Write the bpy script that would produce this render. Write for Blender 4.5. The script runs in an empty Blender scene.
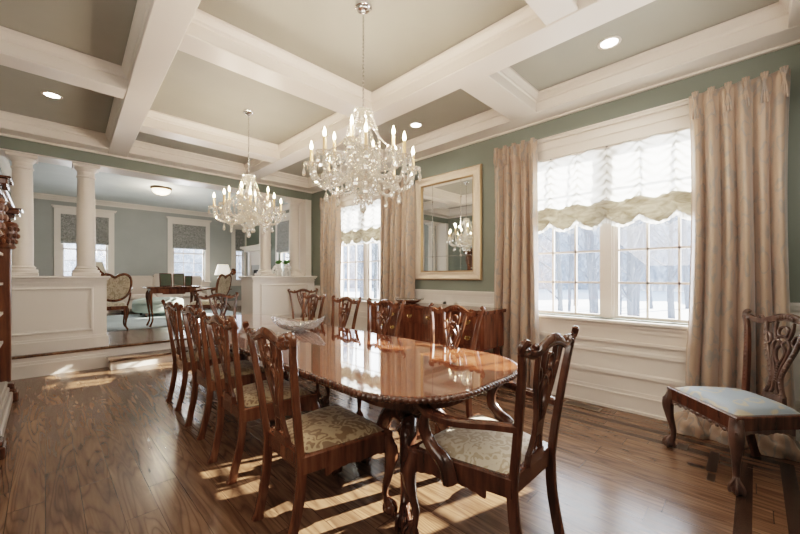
import bpy, math, random
from mathutils import Vector, Matrix
random.seed(7)
scene = bpy.context.scene
C = scene.collection
PI = math.pi
sin, cos = math.sin, math.cos

# ------------------------------------------------------------------ mesh helper
class MB:
    def __init__(s): s.v = []; s.f = []
    def add(s, vs, fs):
        o = len(s.v); s.v += [tuple(p) for p in vs]; s.f += [tuple(i + o for i in f) for f in fs]; return s
    def box(s, x0, x1, y0, y1, z0, z1):
        vs = [(x, y, z) for z in (z0, z1) for y in (y0, y1) for x in (x0, x1)]
        return s.add(vs, [(0,2,3,1),(4,5,7,6),(0,1,5,4),(2,6,7,3),(0,4,6,2),(1,3,7,5)])
    def cbox(s, x0, x1, y0, y1, z0, z1, c=.006):
        """box with chamfered edges"""
        vs = []; idx = {}
        X, Y, Z = (x0, x1), (y0, y1), (z0, z1)
        for i in (0,1):
            for j in (0,1):
                for k in (0,1):
                    sx, sy, sz = (1,-1)[i], (1,-1)[j], (1,-1)[k]
                    for a in range(3):
                        p = [X[i] + sx*c, Y[j] + sy*c, Z[k] + sz*c]
                        p[a] = (X[i], Y[j], Z[k])[a]
                        idx[(i,j,k,a)] = len(vs); vs.append(tuple(p))
        fs = []
        for a in range(3):
            b, d = (a+1) % 3, (a+2) % 3
            for sgn in (0,1):
                def K(u, w):
                    t = [0,0,0]; t[a] = sgn; t[b] = u; t[d] = w
                    return idx[(t[0], t[1], t[2], a)]
                q = [K(0,0), K(1,0), K(1,1), K(0,1)]
                fs.append(q if sgn else q[::-1])
        for a in range(3):
            b, d = (a+1) % 3, (a+2) % 3
            for u in (0,1):
                for w in (0,1):
                    def K(t_a, face):
                        t = [0,0,0]; t[a] = t_a; t[b] = u; t[d] = w
                        return idx[(t[0], t[1], t[2], face)]
                    fs.append((K(0,b), K(1,b), K(1,d), K(0,d)))
        for i in (0,1):
            for j in (0,1):
                for k in (0,1):
                    fs.append((idx[(i,j,k,0)], idx[(i,j,k,1)], idx[(i,j,k,2)]))
        return s.add(vs, fs)
    def sweep(s, path, prof, up=None, scales=None, closed=False, caps=True, rolls=None):
        P = [Vector(p) for p in path]; n = len(P); m = len(prof)
        T = []
        for i in range(n):
            a = P[(i-1) % n] if (closed or i > 0) else P[i]
            b = P[(i+1) % n] if (closed or i < n-1) else P[i]
            t = (b - a); T.append(t.normalized() if t.length > 1e-9 else Vector((0,0,1)))
        vs = []
        if up is None:
            u0 = Vector((0,0,1)) if abs(T[0].z) < .9 else Vector((1,0,0))
            sd = T[0].cross(u0).normalized(); uu = sd.cross(T[0]).normalized()
        for i in range(n):
            if up is not None:
                U = Vector(up[i]) if isinstance(up, list) else Vector(up)
                sd = T[i].cross(U)
                if sd.length < 1e-6: sd = T[i].cross(Vector((.3,.9,.1)))
                sd.normalize(); uu = sd.cross(T[i]).normalized()
            elif i > 0:
                q = T[i-1].rotation_difference(T[i]); sd = q @ sd; uu = q @ uu
            sc = scales[i] if scales else 1
            sa, sb = (sc if isinstance(sc, tuple) else (sc, sc))
            r = rolls[i] if rolls else 0
            for (a, b) in prof:
                a2, b2 = a*sa, b*sb
                if r: a2, b2 = a2*cos(r) - b2*sin(r), a2*sin(r) + b2*cos(r)
                vs.append(P[i] + sd*a2 + uu*b2)
        fs = []
        for i in range(n if closed else n-1):
            k = (i+1) % n
            for j in range(m):
                l = (j+1) % m
                fs.append((i*m+j, i*m+l, k*m+l, k*m+j))
        if caps and not closed:
            fs.append(tuple(range(m))[::-1]); fs.append(tuple((n-1)*m + j for j in range(m)))
        return s.add(vs, fs)
    def tube(s, path, r, seg=8, closed=False):
        prof = [(cos(2*PI*j/seg), sin(2*PI*j/seg)) for j in range(seg)]
        sc = r if isinstance(r, list) else [r]*len(path)
        return s.sweep(path, prof, scales=sc, closed=closed)
    def rib(s, path, w, t, up, scales=None, closed=False):
        return s.sweep(path, [(-w/2,-t/2),(w/2,-t/2),(w/2,t/2),(-w/2,t/2)], up=up, scales=scales, closed=closed)
    def lathe(s, prof, c=(0,0,0), seg=20, axis='z', sx=1, sy=1, caps=True):
        vs = []; m = len(prof)
        for (r, z) in prof:
            for j in range(seg):
                a = 2*PI*j/seg; x, y = r*cos(a)*sx, r*sin(a)*sy
                p = (x, y, z) if axis == 'z' else ((z, x, y) if axis == 'x' else (x, z, y))
                vs.append((p[0]+c[0], p[1]+c[1], p[2]+c[2]))
        fs = [(i*seg+j, i*seg+(j+1) % seg, (i+1)*seg+(j+1) % seg, (i+1)*seg+j) for i in range(m-1) for j in range(seg)]
        if caps and prof[0][0] > 1e-6: fs.append(tuple(range(seg))[::-1])
        if caps and prof[-1][0] > 1e-6: fs.append(tuple((m-1)*seg+j for j in range(seg)))
        return s.add(vs, fs)
    def ball(s, c, rx, ry=None, rz=None, seg=10, rings=6):
        ry = rx if ry is None else ry; rz = rx if rz is None else rz
        pr = [(max(sin(PI*i/rings), 1e-5), -cos(PI*i/rings)) for i in range(rings+1)]
        o = len(s.v)
        s.lathe(pr, seg=seg)
        for i in range(o, len(s.v)):
            x, y, z = s.v[i]; s.v[i] = (c[0]+x*rx, c[1]+y*ry, c[2]+z*rz)
        return s
    def grid(s, fn, nu, nv, flip=False):
        vs = [fn(i/nu, j/nv) for j in range(nv+1) for i in range(nu+1)]
        fs = []
        for j in range(nv):
            for i in range(nu):
                q = (j*(nu+1)+i, j*(nu+1)+i+1, (j+1)*(nu+1)+i+1, (j+1)*(nu+1)+i)
                fs.append(q[::-1] if flip else q)
        return s.add(vs, fs)
    def poly(s, pts, z0, z1):
        n = len(pts)
        vs = [(x, y, z0) for x, y in pts] + [(x, y, z1) for x, y in pts]
        fs = [tuple(range(n))[::-1], tuple(range(n, 2*n))] + [(i, (i+1) % n, n+(i+1) % n, n+i) for i in range(n)]
        return s.add(vs, fs)
    def xf(s, M, start=0):
        for i in range(start, len(s.v)): s.v[i] = tuple(M @ Vector(s.v[i]))
        return s
    def build(s, name, mat, parent=None, smooth=False, label=None, loc=None, sharp=None):
        me = bpy.data.meshes.new(name)
        me.from_pydata(s.v, [], s.f); me.validate(); me.update()
        import bmesh
        bm = bmesh.new(); bm.from_mesh(me); bmesh.ops.recalc_face_normals(bm, faces=bm.faces); bm.to_mesh(me); bm.free()
        if smooth:
            me.polygons.foreach_set('use_smooth', [True]*len(me.polygons))
            try: me.set_sharp_from_angle(angle=sharp if sharp else math.radians(40))
            except Exception: pass
        me.materials.append(mat)
        o = bpy.data.objects.new(name, me); C.objects.link(o)
        if parent: o.parent = parent
        if label: o['label'] = label
        if loc: o.location = loc
        return o

def spl(pts, n=6, closed=False):
    """Catmull-Rom through points (tuples of any length)"""
    N = len(pts); out = []
    segs = N if closed else N-1
    for i in range(segs):
        g = lambda k: pts[k % N] if closed else pts[max(0, min(N-1, k))]
        p0, p1, p2, p3 = g(i-1), g(i), g(i+1), g(i+2)
        for k in range(n):
            t = k/n
            out.append(tuple(.5*((2*b) + (-a+c)*t + (2*a-5*b+4*c-d)*t*t + (-a+3*b-3*c+d)*t**3) for a, b, c, d in zip(p0, p1, p2, p3)))
    if not closed: out.append(tuple(pts[-1]))
    return out

def tag(o, label, cat, group=None):
    o['label'] = label; o['category'] = cat
    if group: o['group'] = group
    return o
def thing(name, label, cat, loc=(0,0,0), rz=0, group=None):
    o = bpy.data.objects.new(name, None); C.objects.link(o)
    o.location = loc; o.rotation_euler = (0,0,rz); o.empty_display_size = .1
    return tag(o, label, cat, group)
def struct(o): o['kind'] = 'structure'; return o
def sempty(name, loc=(0,0,0)):
    o = bpy.data.objects.new(name, None); C.objects.link(o); o.location = loc
    return struct(o)
def copy_tree(o, parent=None):
    c = o.copy(); C.objects.link(c)
    if parent: c.parent = parent
    for ch in list(o.children): copy_tree(ch, c)
    return c
def place(o, loc, rz, label, group=None):
    o.location = loc; o.rotation_euler = (0,0,rz); o['label'] = label
    if group: o['group'] = group
    return o

# ------------------------------------------------------------------ materials
def mat(name, col, rough=.5, metal=0, **kw):
    m = bpy.data.materials.new(name); m.use_nodes = True
    b = m.node_tree.nodes['Principled BSDF']
    b.inputs['Base Color'].default_value = (*col, 1); b.inputs['Roughness'].default_value = rough; b.inputs['Metallic'].default_value = metal
    for k, v in kw.items(): b.inputs[k.replace('_', ' ')].default_value = v
    return m
class NT:
    def __init__(s, m): s.m = m; s.t = m.node_tree; s.b = s.t.nodes['Principled BSDF']
    def n(s, typ, **kw):
        o = s.t.nodes.new(typ)
        for k, v in kw.items():
            if hasattr(o, k) and k not in o.inputs: setattr(o, k, v)
            else: o.inputs[k].default_value = v
        return o
    def l(s, a, b): s.t.links.new(a, b)
    def ramp(s, fac, stops):
        r = s.n('ShaderNodeValToRGB'); e = r.color_ramp.elements
        e[0].position, e[0].color = stops[0][0], (*stops[0][1], 1)
        e[1].position, e[1].color = stops[-1][0], (*stops[-1][1], 1)
        for p, c in stops[1:-1]:
            x = e.new(p); x.color = (*c, 1)
        s.l(fac, r.inputs[0]); return r.outputs[0]
    def math(s, op, a, b=None):
        o = s.n('ShaderNodeMath', operation=op)
        for i, v in enumerate((a, b)):
            if v is None: continue
            if isinstance(v, (int, float)): o.inputs[i].default_value = v
            else: s.l(v, o.inputs[i])
        return o.outputs[0]
    def coords(s, scale=(1,1,1), obj=True, loc=(0,0,0), rot=(0,0,0)):
        tc = s.n('ShaderNodeTexCoord'); mp = s.n('ShaderNodeMapping')
        mp.inputs['Scale'].default_value = scale; mp.inputs['Location'].default_value = loc; mp.inputs['Rotation'].default_value = rot
        s.l(tc.outputs['Object'], mp.inputs['Vector']); return mp.outputs[0]
    def mix(s, fac, a, b, mode='MIX'):
        o = s.n('ShaderNodeMix', data_type='RGBA', blend_type=mode)
        for sock, v in ((o.inputs[0], fac), (o.inputs[6], a), (o.inputs[7], b)):
            if isinstance(v, (int, float)): sock.default_value = v
            elif isinstance(v, tuple): sock.default_value = (*v, 1)
            else: s.l(v, sock)
        return o.outputs[2]
    def bump(s, h, strength=.2, dist=.01):
        b = s.n('ShaderNodeBump'); b.inputs['Strength'].default_value = strength; b.inputs['Distance'].default_value = dist
        s.l(h, b.inputs['Height']); s.l(b.outputs[0], s.b.inputs['Normal'])

def wood(name, dark, mid, light, rough=.25, scale=(14,14,1.6), coat=.3):
    m = mat(name, mid, rough); t = NT(m)
    v = t.coords(scale)
    nz = t.n('ShaderNodeTexNoise', Scale=1.4, Detail=6.0, Roughness=.6); t.l(v, nz.inputs['Vector'])
    c = t.ramp(nz.outputs['Fac'], [(.3, dark), (.5, mid), (.72, light)])
    t.l(c, t.b.inputs['Base Color'])
    t.b.inputs['Coat Weight'].default_value = coat; t.b.inputs['Coat Roughness'].default_value = .08
    return m
def paint(name, col, rough=.5, var=.04):
    m = mat(name, col, rough); t = NT(m)
    nz = t.n('ShaderNodeTexNoise', Scale=2.5, Detail=3.0); t.l(t.coords(), nz.inputs['Vector'])
    c = t.ramp(nz.outputs['Fac'], [(.3, tuple(x*(1-var) for x in col)), (.7, tuple(min(1, x*(1+var)) for x in col))])
    t.l(c, t.b.inputs['Base Color']); return m

M_white = paint('white_trim_paint', (.77,.705,.645), .38, .015)
M_white2 = paint('white_wainscot_paint', (.76,.715,.665), .42, .015)
M_sage = paint('sage_green_wall', (.175,.20,.172), .6)
M_blue = paint('blue_grey_wall', (.375,.39,.375), .6)
M_ceil = paint('stone_grey_ceiling', (.355,.35,.305), .5)
M_ceil2 = paint('pale_ceiling', (.58,.62,.62), .6)
M_mahog = wood('mahogany', (.05,.019,.010), (.135,.054,.028), (.235,.10,.052), .2)
M_mahog_d = wood('dark_carved_mahogany', (.03,.013,.008), (.085,.034,.020), (.155,.066,.036), .24)
M_carved = wood('greyish_carved_mahogany', (.035,.018,.013), (.09,.05,.037), (.18,.12,.095), .28)  # greyer, paler grain tones for the carved parts
M_side = wood('sideboard_mahogany', (.05,.018,.010), (.12,.044,.023), (.20,.08,.042), .2)
M_cab = wood('china_cabinet_wood', (.05,.018,.01), (.13,.05,.024), (.22,.09,.04), .3)
M_brass = mat('brass', (.75,.55,.25), .25, 1)
M_chrome = mat('chrome', (.8,.8,.8), .12, 1)
M_silver = mat('silver', (.75,.74,.72), .2, 1)
M_gold = mat('champagne_gold_leaf', (.74,.62,.50), .4, .2)
M_goldin = mat('gold_bead', (.46,.31,.17), .35, .6)
M_mirror = mat('mirror_glass', (.87,.9,.88), .015, 1)
M_candle = mat('candle_sleeve', (.80,.55,.32), .5)
M_black = mat('firebox_black', (.02,.02,.022), .7)
M_snow = paint('snowy_ground', (.80,.84,.90), .9)
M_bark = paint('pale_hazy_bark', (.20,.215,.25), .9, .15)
M_vent = mat('bronze_vent', (.05,.04,.03), .5, .2)

# table top: figured mahogany, mirror polish
m = mat('polished_table_mahogany', (.2,.07,.03), .06); t = NT(m)
v = t.coords((7,.9,1)); nz = t.n('ShaderNodeTexNoise', Scale=2.2, Detail=8.0, Roughness=.62, Distortion=.6); t.l(v, nz.inputs['Vector'])
t.l(t.ramp(nz.outputs['Fac'], [(.28,(.12,.036,.017)),(.5,(.21,.068,.033)),(.75,(.32,.12,.062))]), t.b.inputs['Base Color'])
t.b.inputs['Coat Weight'].default_value = 1; t.b.inputs['Coat Roughness'].default_value = .03; t.b.inputs['Coat IOR'].default_value = 1.9
M_top = m

# floor: stained oak planks with dark inlay border
m = mat('oak_plank_floor', (.16,.08,.04), .27); t = NT(m)
tc = t.n('ShaderNodeTexCoord'); sep = t.n('ShaderNodeSeparateXYZ'); t.l(tc.outputs['Object'], sep.inputs[0])
X, Y = sep.outputs[0], sep.outputs[1]
pw = .15
px = t.math('DIVIDE', X, pw); pid = t.math('FLOOR', px); pf = t.math('FRACT', px)
wn = t.n('ShaderNodeTexWhiteNoise', noise_dimensions='1D'); t.l(pid, wn.inputs['W'])
yo = t.math('ADD', Y, t.math('MULTIPLY', wn.outputs['Value'], 3.1))
yd = t.math('DIVIDE', yo, 1.7); yid = t.math('FLOOR', yd); yf = t.math('FRACT', yd)
wn2 = t.n('ShaderNodeTexWhiteNoise', noise_dimensions='2D'); cmb = t.n('ShaderNodeCombineXYZ'); t.l(pid, cmb.inputs[0]); t.l(yid, cmb.inputs[1]); t.l(cmb.outputs[0], wn2.inputs['Vector'])
gv = t.n('ShaderNodeCombineXYZ'); t.l(t.math('MULTIPLY', X, 9), gv.inputs[0]); t.l(t.math('ADD', t.math('MULTIPLY', Y, .8), t.math('MULTIPLY', wn2.outputs['Value'], 40)), gv.inputs[1])
gn = t.n('ShaderNodeTexNoise', Scale=1.5, Detail=6.0, Roughness=.6, Distortion=1.4); t.l(gv.outputs[0], gn.inputs['Vector'])
gn2 = t.n('ShaderNodeTexNoise', Scale=.9, Detail=1.5, Roughness=.4, Distortion=.3); t.l(gv.outputs[0], gn2.inputs['Vector'])
wv = t.math('PINGPONG', t.math('MULTIPLY', gn2.outputs['Fac'], 26), 1.0)
base = t.ramp(gn.outputs['Fac'], [(.25,(.075,.042,.026)),(.5,(.165,.097,.06)),(.78,(.255,.158,.102))])
base = t.mix(t.math('MULTIPLY', t.math('POWER', wv, 2.5), .62), base, (.05,.026,.015))
tone = t.ramp(wn2.outputs['Value'], [(0,(.78,.76,.74)),(1,(1.12,1.08,1.02))])
base = t.mix(1.0, base, tone, 'MULTIPLY')
seam = t.math('MAXIMUM', t.math('LESS_THAN', pf, .022), t.math('LESS_THAN', yf, .0025))
base = t.mix(t.math('MULTIPLY', seam, .75), base, (.03,.016,.009))
# inlay bands measured from the window wall and from the near wall
dw = t.math('MINIMUM', t.math('SUBTRACT', 3.97, X), t.math('ADD', Y, .52))
def band(a, b): return t.math('MULTIPLY', t.math('GREATER_THAN', dw, a), t.math('LESS_THAN', dw, b))
ins = t.math('LESS_THAN', Y, 6.3)
bands = t.math('MULTIPLY', t.math('MAXIMUM', band(.33,.40), band(.53,.60)), ins)
base = t.mix(t.math('MULTIPLY', bands, .82), base, (.022,.013,.009))
t.l(base, t.b.inputs['Base Color'])
rr = t.math('ADD', .13, t.math('MULTIPLY', gn.outputs['Fac'], .2)); t.l(rr, t.b.inputs['Roughness'])
t.bump(t.math('SUBTRACT', gn.outputs['Fac'], t.math('MULTIPLY', seam, .6)), .12, .004)
M_floor = m

def damask(name, base, motif, scale=9, rough=.55, thr=(.46,.54), sheen=.3, stretch=(1,1,1), metal=0):
    m = mat(name, base, rough); t = NT(m)
    v = t.coords(stretch)
    nz = t.n('ShaderNodeTexNoise', Scale=scale*.55, Detail=2.0); t.l(v, nz.inputs['Vector'])
    mx = t.n('ShaderNodeMix', data_type='RGBA'); mx.inputs[0].default_value = .16; t.l(v, mx.inputs[6]); t.l(nz.outputs['Color'], mx.inputs[7])
    vo = t.n('ShaderNodeTexVoronoi', Scale=scale, feature='SMOOTH_F1'); vo.inputs['Smoothness'].default_value = .3; t.l(mx.outputs[2], vo.inputs['Vector'])
    rg = t.math('FRACT', t.math('MULTIPLY', vo.outputs['Distance'], 2.2))
    n2 = t.n('ShaderNodeTexNoise', Scale=scale*2.2, Detail=3.0); t.l(v, n2.inputs['Vector'])
    f = t.math('ADD', t.math('MULTIPLY', rg, .55), t.math('MULTIPLY', n2.outputs['Fac'], .45))
    c = t.ramp(f, [(thr[0], base), (thr[1], motif)])
    t.l(c, t.b.inputs['Base Color'])
    t.b.inputs['Sheen Weight'].default_value = sheen
    wv = t.n('ShaderNodeTexNoise', Scale=260.0); t.l(v, wv.inputs['Vector'])
    t.bump(t.math('ADD', f, t.math('MULTIPLY', wv.outputs['Fac'], .5)), .18, .003)
    return m
M_seat = damask('gold_floral_damask', (.46,.345,.21), (.22,.135,.07), 17)
M_seat_c = damask('cream_medallion_damask', (.60,.53,.42), (.43,.34,.23), 19)
M_seat_b = damask('pale_blue_silk_damask', (.23,.28,.32), (.38,.33,.24), 9, .62, (.60,.66), .1)
M_drape = damask('champagne_silk_drape', (.40,.29,.22), (.285,.25,.22), 12.0, .36, (.60,.68), .4, (1,1,.5))
M_cane = damask('beige_brocade', (.60,.52,.40), (.42,.35,.25), 16, .6)
M_roman = damask('grey_patterned_blind', (.33,.325,.31), (.19,.19,.185), 20, .8)
M_sofa = mat('blush_cream_upholstery', (.66,.56,.49), .8)
M_otto = mat('pale_mint_upholstery', (.40,.46,.41), .8)
M_rug = paint('blue_grey_rug', (.42,.48,.50), .95, .1)
M_leaf = paint('green_leaf', (.08,.22,.04), .5, .3)
M_ceram = mat('white_ceramic', (.85,.85,.83), .2)
M_photo = paint('dark_green_photo', (.07,.10,.06), .4, .4)

def mixmat(name, parts):
    """parts: list of (bsdf type, colour, extra inputs, weight) blended one after the other"""
    m = bpy.data.materials.new(name); m.use_nodes = True; nt = m.node_tree; nt.nodes.clear()
    out = nt.nodes.new('ShaderNodeOutputMaterial'); cur = None
    for typ, col, ex, w in parts:
        n = nt.nodes.new(typ); n.inputs['Color'].default_value = (*col, 1)
        for k, v in ex.items(): n.inputs[k].default_value = v
        if cur is None: cur = n.outputs[0]
        else:
            mx = nt.nodes.new('ShaderNodeMixShader')
            if w == 'fresnel':
                fr = nt.nodes.new('ShaderNodeFresnel'); fr.inputs[0].default_value = 1.35; nt.links.new(fr.outputs[0], mx.inputs[0])
            else: mx.inputs[0].default_value = w
            nt.links.new(cur, mx.inputs[1]); nt.links.new(n.outputs[0], mx.inputs[2]); cur = mx.outputs[0]
    nt.links.new(cur, out.inputs['Surface']); return m
M_pane = mixmat('window_glass', [('ShaderNodeBsdfTransparent', (.97,.985,1), {}, 0), ('ShaderNodeBsdfGlossy', (1,1,1), {'Roughness': .02}, .06)])
M_sheer = mixmat('sheer_white_fabric', [('ShaderNodeBsdfTranslucent', (.60,.585,.55), {}, 0), ('ShaderNodeBsdfDiffuse', (.85,.83,.78), {}, .45), ('ShaderNodeBsdfTransparent', (1,1,1), {}, .05)])
M_sheer2 = mixmat('gathered_cream_fabric', [('ShaderNodeBsdfTranslucent', (.42,.395,.33), {}, 0), ('ShaderNodeBsdfDiffuse', (.72,.68,.58), {}, .5)])
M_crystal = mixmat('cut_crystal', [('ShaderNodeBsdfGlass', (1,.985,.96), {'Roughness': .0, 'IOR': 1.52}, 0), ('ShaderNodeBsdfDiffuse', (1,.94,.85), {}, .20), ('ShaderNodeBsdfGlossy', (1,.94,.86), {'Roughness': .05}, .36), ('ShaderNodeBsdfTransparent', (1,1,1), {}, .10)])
M_crysbowl = mixmat('crystal_bowl_glass', [('ShaderNodeBsdfGlass', (1,1,1), {'Roughness': .0, 'IOR': 1.5}, 0), ('ShaderNodeBsdfDiffuse', (.95,.97,1), {}, .15), ('ShaderNodeBsdfGlossy', (1,1,1), {'Roughness': .06}, .2), ('ShaderNodeBsdfTransparent', (1,1,1), {}, .25)])
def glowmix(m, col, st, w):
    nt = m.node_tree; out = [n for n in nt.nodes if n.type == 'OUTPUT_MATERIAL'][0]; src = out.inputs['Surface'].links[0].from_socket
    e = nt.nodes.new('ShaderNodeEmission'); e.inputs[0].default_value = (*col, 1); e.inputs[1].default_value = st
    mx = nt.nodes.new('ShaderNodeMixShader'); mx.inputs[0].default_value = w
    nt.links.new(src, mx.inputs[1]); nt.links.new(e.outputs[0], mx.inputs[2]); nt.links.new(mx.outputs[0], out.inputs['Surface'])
glowmix(M_crystal, (1,.80,.58), 1.2, .08)  # faint emission in the crystal stands in for scattered bulb light
def emis(name, col, st):
    m = mat(name, col, .4); b = m.node_tree.nodes['Principled BSDF']
    b.inputs['Emission Color'].default_value = (*col, 1); b.inputs['Emission Strength'].default_value = st; return m
M_flame = emis('lit_bulb', (1,.76,.46), 60)
M_down = emis('lit_downlight', (1,.93,.80), 30)
M_shade = emis('lit_lamp_shade', (1,.90,.75), .9)
M_shade2 = mat('beige_lamp_shade', (.62,.56,.45), .8)
M_bowllight = emis('lit_alabaster', (1,.80,.56), 6)

# ------------------------------------------------------------------ room constants
XW, XL, YN, YF = 3.97, -.70, -.52, 6.57       # window wall, cabinet wall, near wall, far header
ZB, ZC = 3.06, 3.25                            # beam underside, coffer
LF, LC = .29, 3.32                             # living room floor / ceiling
LX0, LX1, LY0, LY1 = -.55, 4.90, 6.97, 12.40
WIN = [(1.05, .86), (4.90, .86)]               # centre, half width of the two dining windows
WZ0, WZ1 = .88, 2.60

# ------------------------------------------------------------------ shell
struct(MB().box(XL-.2, XW+.2, YN-.2, YF+.05, -.1, 0).build('floor', M_floor))
m = MB()
ys = [YN-.2]
for c, w in WIN: ys += [c-w, c+w]
ys += [LY0]
for k in range(0, len(ys), 2): m.box(XW, XW+.18, ys[k], ys[k+1], 0, ZC)
for c, w in WIN:
    m.box(XW, XW+.18, c-w, c+w, 0, WZ0); m.box(XW, XW+.18, c-w, c+w, WZ1, ZC)
wall_r = struct(m.build('wall_right', M_sage))
struct(MB().box(XL-.15, XL, YN-.2, LY0, 0, ZC).build('wall_left', M_sage))
struct(MB().box(XL-.15, XW+.18, YN-.2, YN, 0, ZC).build('wall_near', M_sage))
struct(MB().box(XL-.15, XW+.18, YN-.2, YF+.02, ZC, ZC+.1).build('ceiling', M_ceil))
m = MB().box(XL, XW+.18, YF, LY0, 2.88, 3.5)
m.box(3.93, XW, YF, LY0, 0, 2.88)
struct(m.build('wall_header', M_sage))

# coffered ceiling beams: box with a crown at the top of each side
BZ = [0]
def beam(mb, a, b, w, w2=None, sides=(1,1)):
    """straight beam between plan points a and b; crown on the listed sides"""
    h = ZC - ZB
    l, r = sides
    prof = [(-w/2-.008, .004), (-w/2-.008, -.002), (-w/2-.002, -.006), (w/2+.002, -.006), (w/2+.008, -.002), (w/2+.008, .004)]
    rt = [(w/2+.004, .010), (w/2+.004, .016), (w/2-.006, .022), (w/2-.006, h-.085), (w/2+.008, h-.078), (w/2+.012, h-.06), (w/2+.035, h-.03), (w/2+.048, h-.02), (w/2+.05, h)] if r else [(w/2, h)]
    lt = [(-x, z) for x, z in ([(w/2+.004, .010), (w/2+.004, .016), (w/2-.006, .022), (w/2-.006, h-.085), (w/2+.008, h-.078), (w/2+.012, h-.06), (w/2+.035, h-.03), (w/2+.048, h-.02), (w/2+.05, h)] if l else [(w/2, h)])]
    prof = prof + rt + lt[::-1]
    BZ[0] += 1; zb = ZB - (.010 if w2 else .0004*(BZ[0] % 12))
    mb.sweep([(a[0], a[1], zb), (b[0], b[1], zb)], prof, up=(0,0,1))
m = MB()
beam(m, (.475, YN), (.745, YF), .205, 1)                       # long beam nearer the cabinet
beam(m, (2.61, YN), (2.61, YF), .24, 1)                        # long beam nearer the windows
for y0, y1 in ((.83,1.03), (2.92,3.16), (5.05,5.285)): beam(m, (.6, (y0+y1)/2), (2.61, (y0+y1)/2), y1-y0)
for y0, y1 in ((1.66,1.94), (4.10,4.36)): beam(m, (2.61, (y0+y1)/2), (3.9, (y0+y1)/2), y1-y0)
for y0, y1 in ((1.9,2.12), (4.20,4.42)): beam(m, (XL, (y0+y1)/2), (.62, (y0+y1)/2), y1-y0)
struct(m.build('trim_1', M_white, label='white coffered ceiling beams crossing above the table'))
m = MB()
beam(m, (3.85, YN), (3.85, YF), .24, sides=(1,0))
beam(m, (XL+.12, YN), (XL+.12, YF), .24, sides=(0,1))
beam(m, (XL, YF-.12), (XW, YF-.12), .24, sides=(0,1))
beam(m, (XL, YN+.175), (XW, YN+.175), .35, sides=(1,0))
# little bed mould where the perimeter beam meets the wall
m.box(XW-.028, XW, YN, YF, ZB-.03, ZB+.01); m.box(XL, XW, YF-.028, YF, ZB-.03, ZB+.01); m.box(XL, XL+.028, YN, YF, ZB-.03, ZB+.01)
struct(m.build('trim_2', M_white, label='white perimeter beam and crown along the walls'))

# wainscot on the window wall: flat skin, chair rail, panel frames, baseboard
def frame_yz(mb, x, y0, y1, z0, z1, w=.035, t=.018):
    prof = [(-w/2, 0), (-w/2, t*.5), (-w/4, t), (w/6, t*.7), (w/2, t*.35), (w/2, 0)]
    pts = [(x, y0, z0), (x, y1, z0), (x, y1, z1), (x, y0, z1)]
    for (a, b) in (((y0,z0),(y1,z0)), ((y1,z1),(y0,z1))):
        mb.box(x-t, x, min(a[0],b[0])-w/2, max(a[0],b[0])+w/2, a[1]-w/2, a[1]+w/2)
        mb.box(x-t*.5, x, min(a[0],b[0])-w/2-.008, max(a[0],b[0])+w/2+.008, a[1]-w/2-.008, a[1]+w/2+.008)
    for y in (y0, y1):
        mb.box(x-t, x, y-w/2, y+w/2, z0-w/2, z1+w/2)
        mb.box(x-t*.5, x, y-w/2-.008, y+w/2+.008, z0-w/2-.008, z1+w/2+.008)
m = MB()
segs = []
yy = YN
for c, w in WIN:
    segs.append((yy, c-w-.12)); yy = c+w+.12
segs.append((yy, YF))
for a, b in segs:
    m.box(XW-.012, XW, a, b, 0, 1.08)
    m.box(XW-.03, XW, a, b, 1.045, 1.075); m.box(XW-.045, XW, a, b, 1.075, 1.10); m.box(XW-.02, XW, a, b, .985, 1.03)
    if b-a > .5:
        n = 1 if b-a < 1.2 else 2
        for k in range(n):
            p0 = a + (b-a)*k/n + .1; p1 = a + (b-a)*(k+1)/n - .1
            frame_yz(m, XW-.012, p0, p1, .36, .92)
for c, w in WIN:
    m.box(XW-.012, XW, c-w-.12, c+w+.12, 0, .70)
    frame_yz(m, XW-.012, c-w+.02, c+w-.02, .352, .56)
struct(m.build('trim_3', M_white2, label='white wainscot and chair rail under the windows'))
m = MB()
m.box(XW-.022, XW, YN, YF, 0, .15); m.box(XW-.028, XW, YN, YF, .15, .165); m.box(XW-.018, XW, YN, YF, .165, .20); m.box(XW-.034, XW-.02, YN, YF, 0, .025)
m.box(XL, XL+.02, YN, YF, 0, .18)
struct(m.build('baseboard_right', M_white2))

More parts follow.
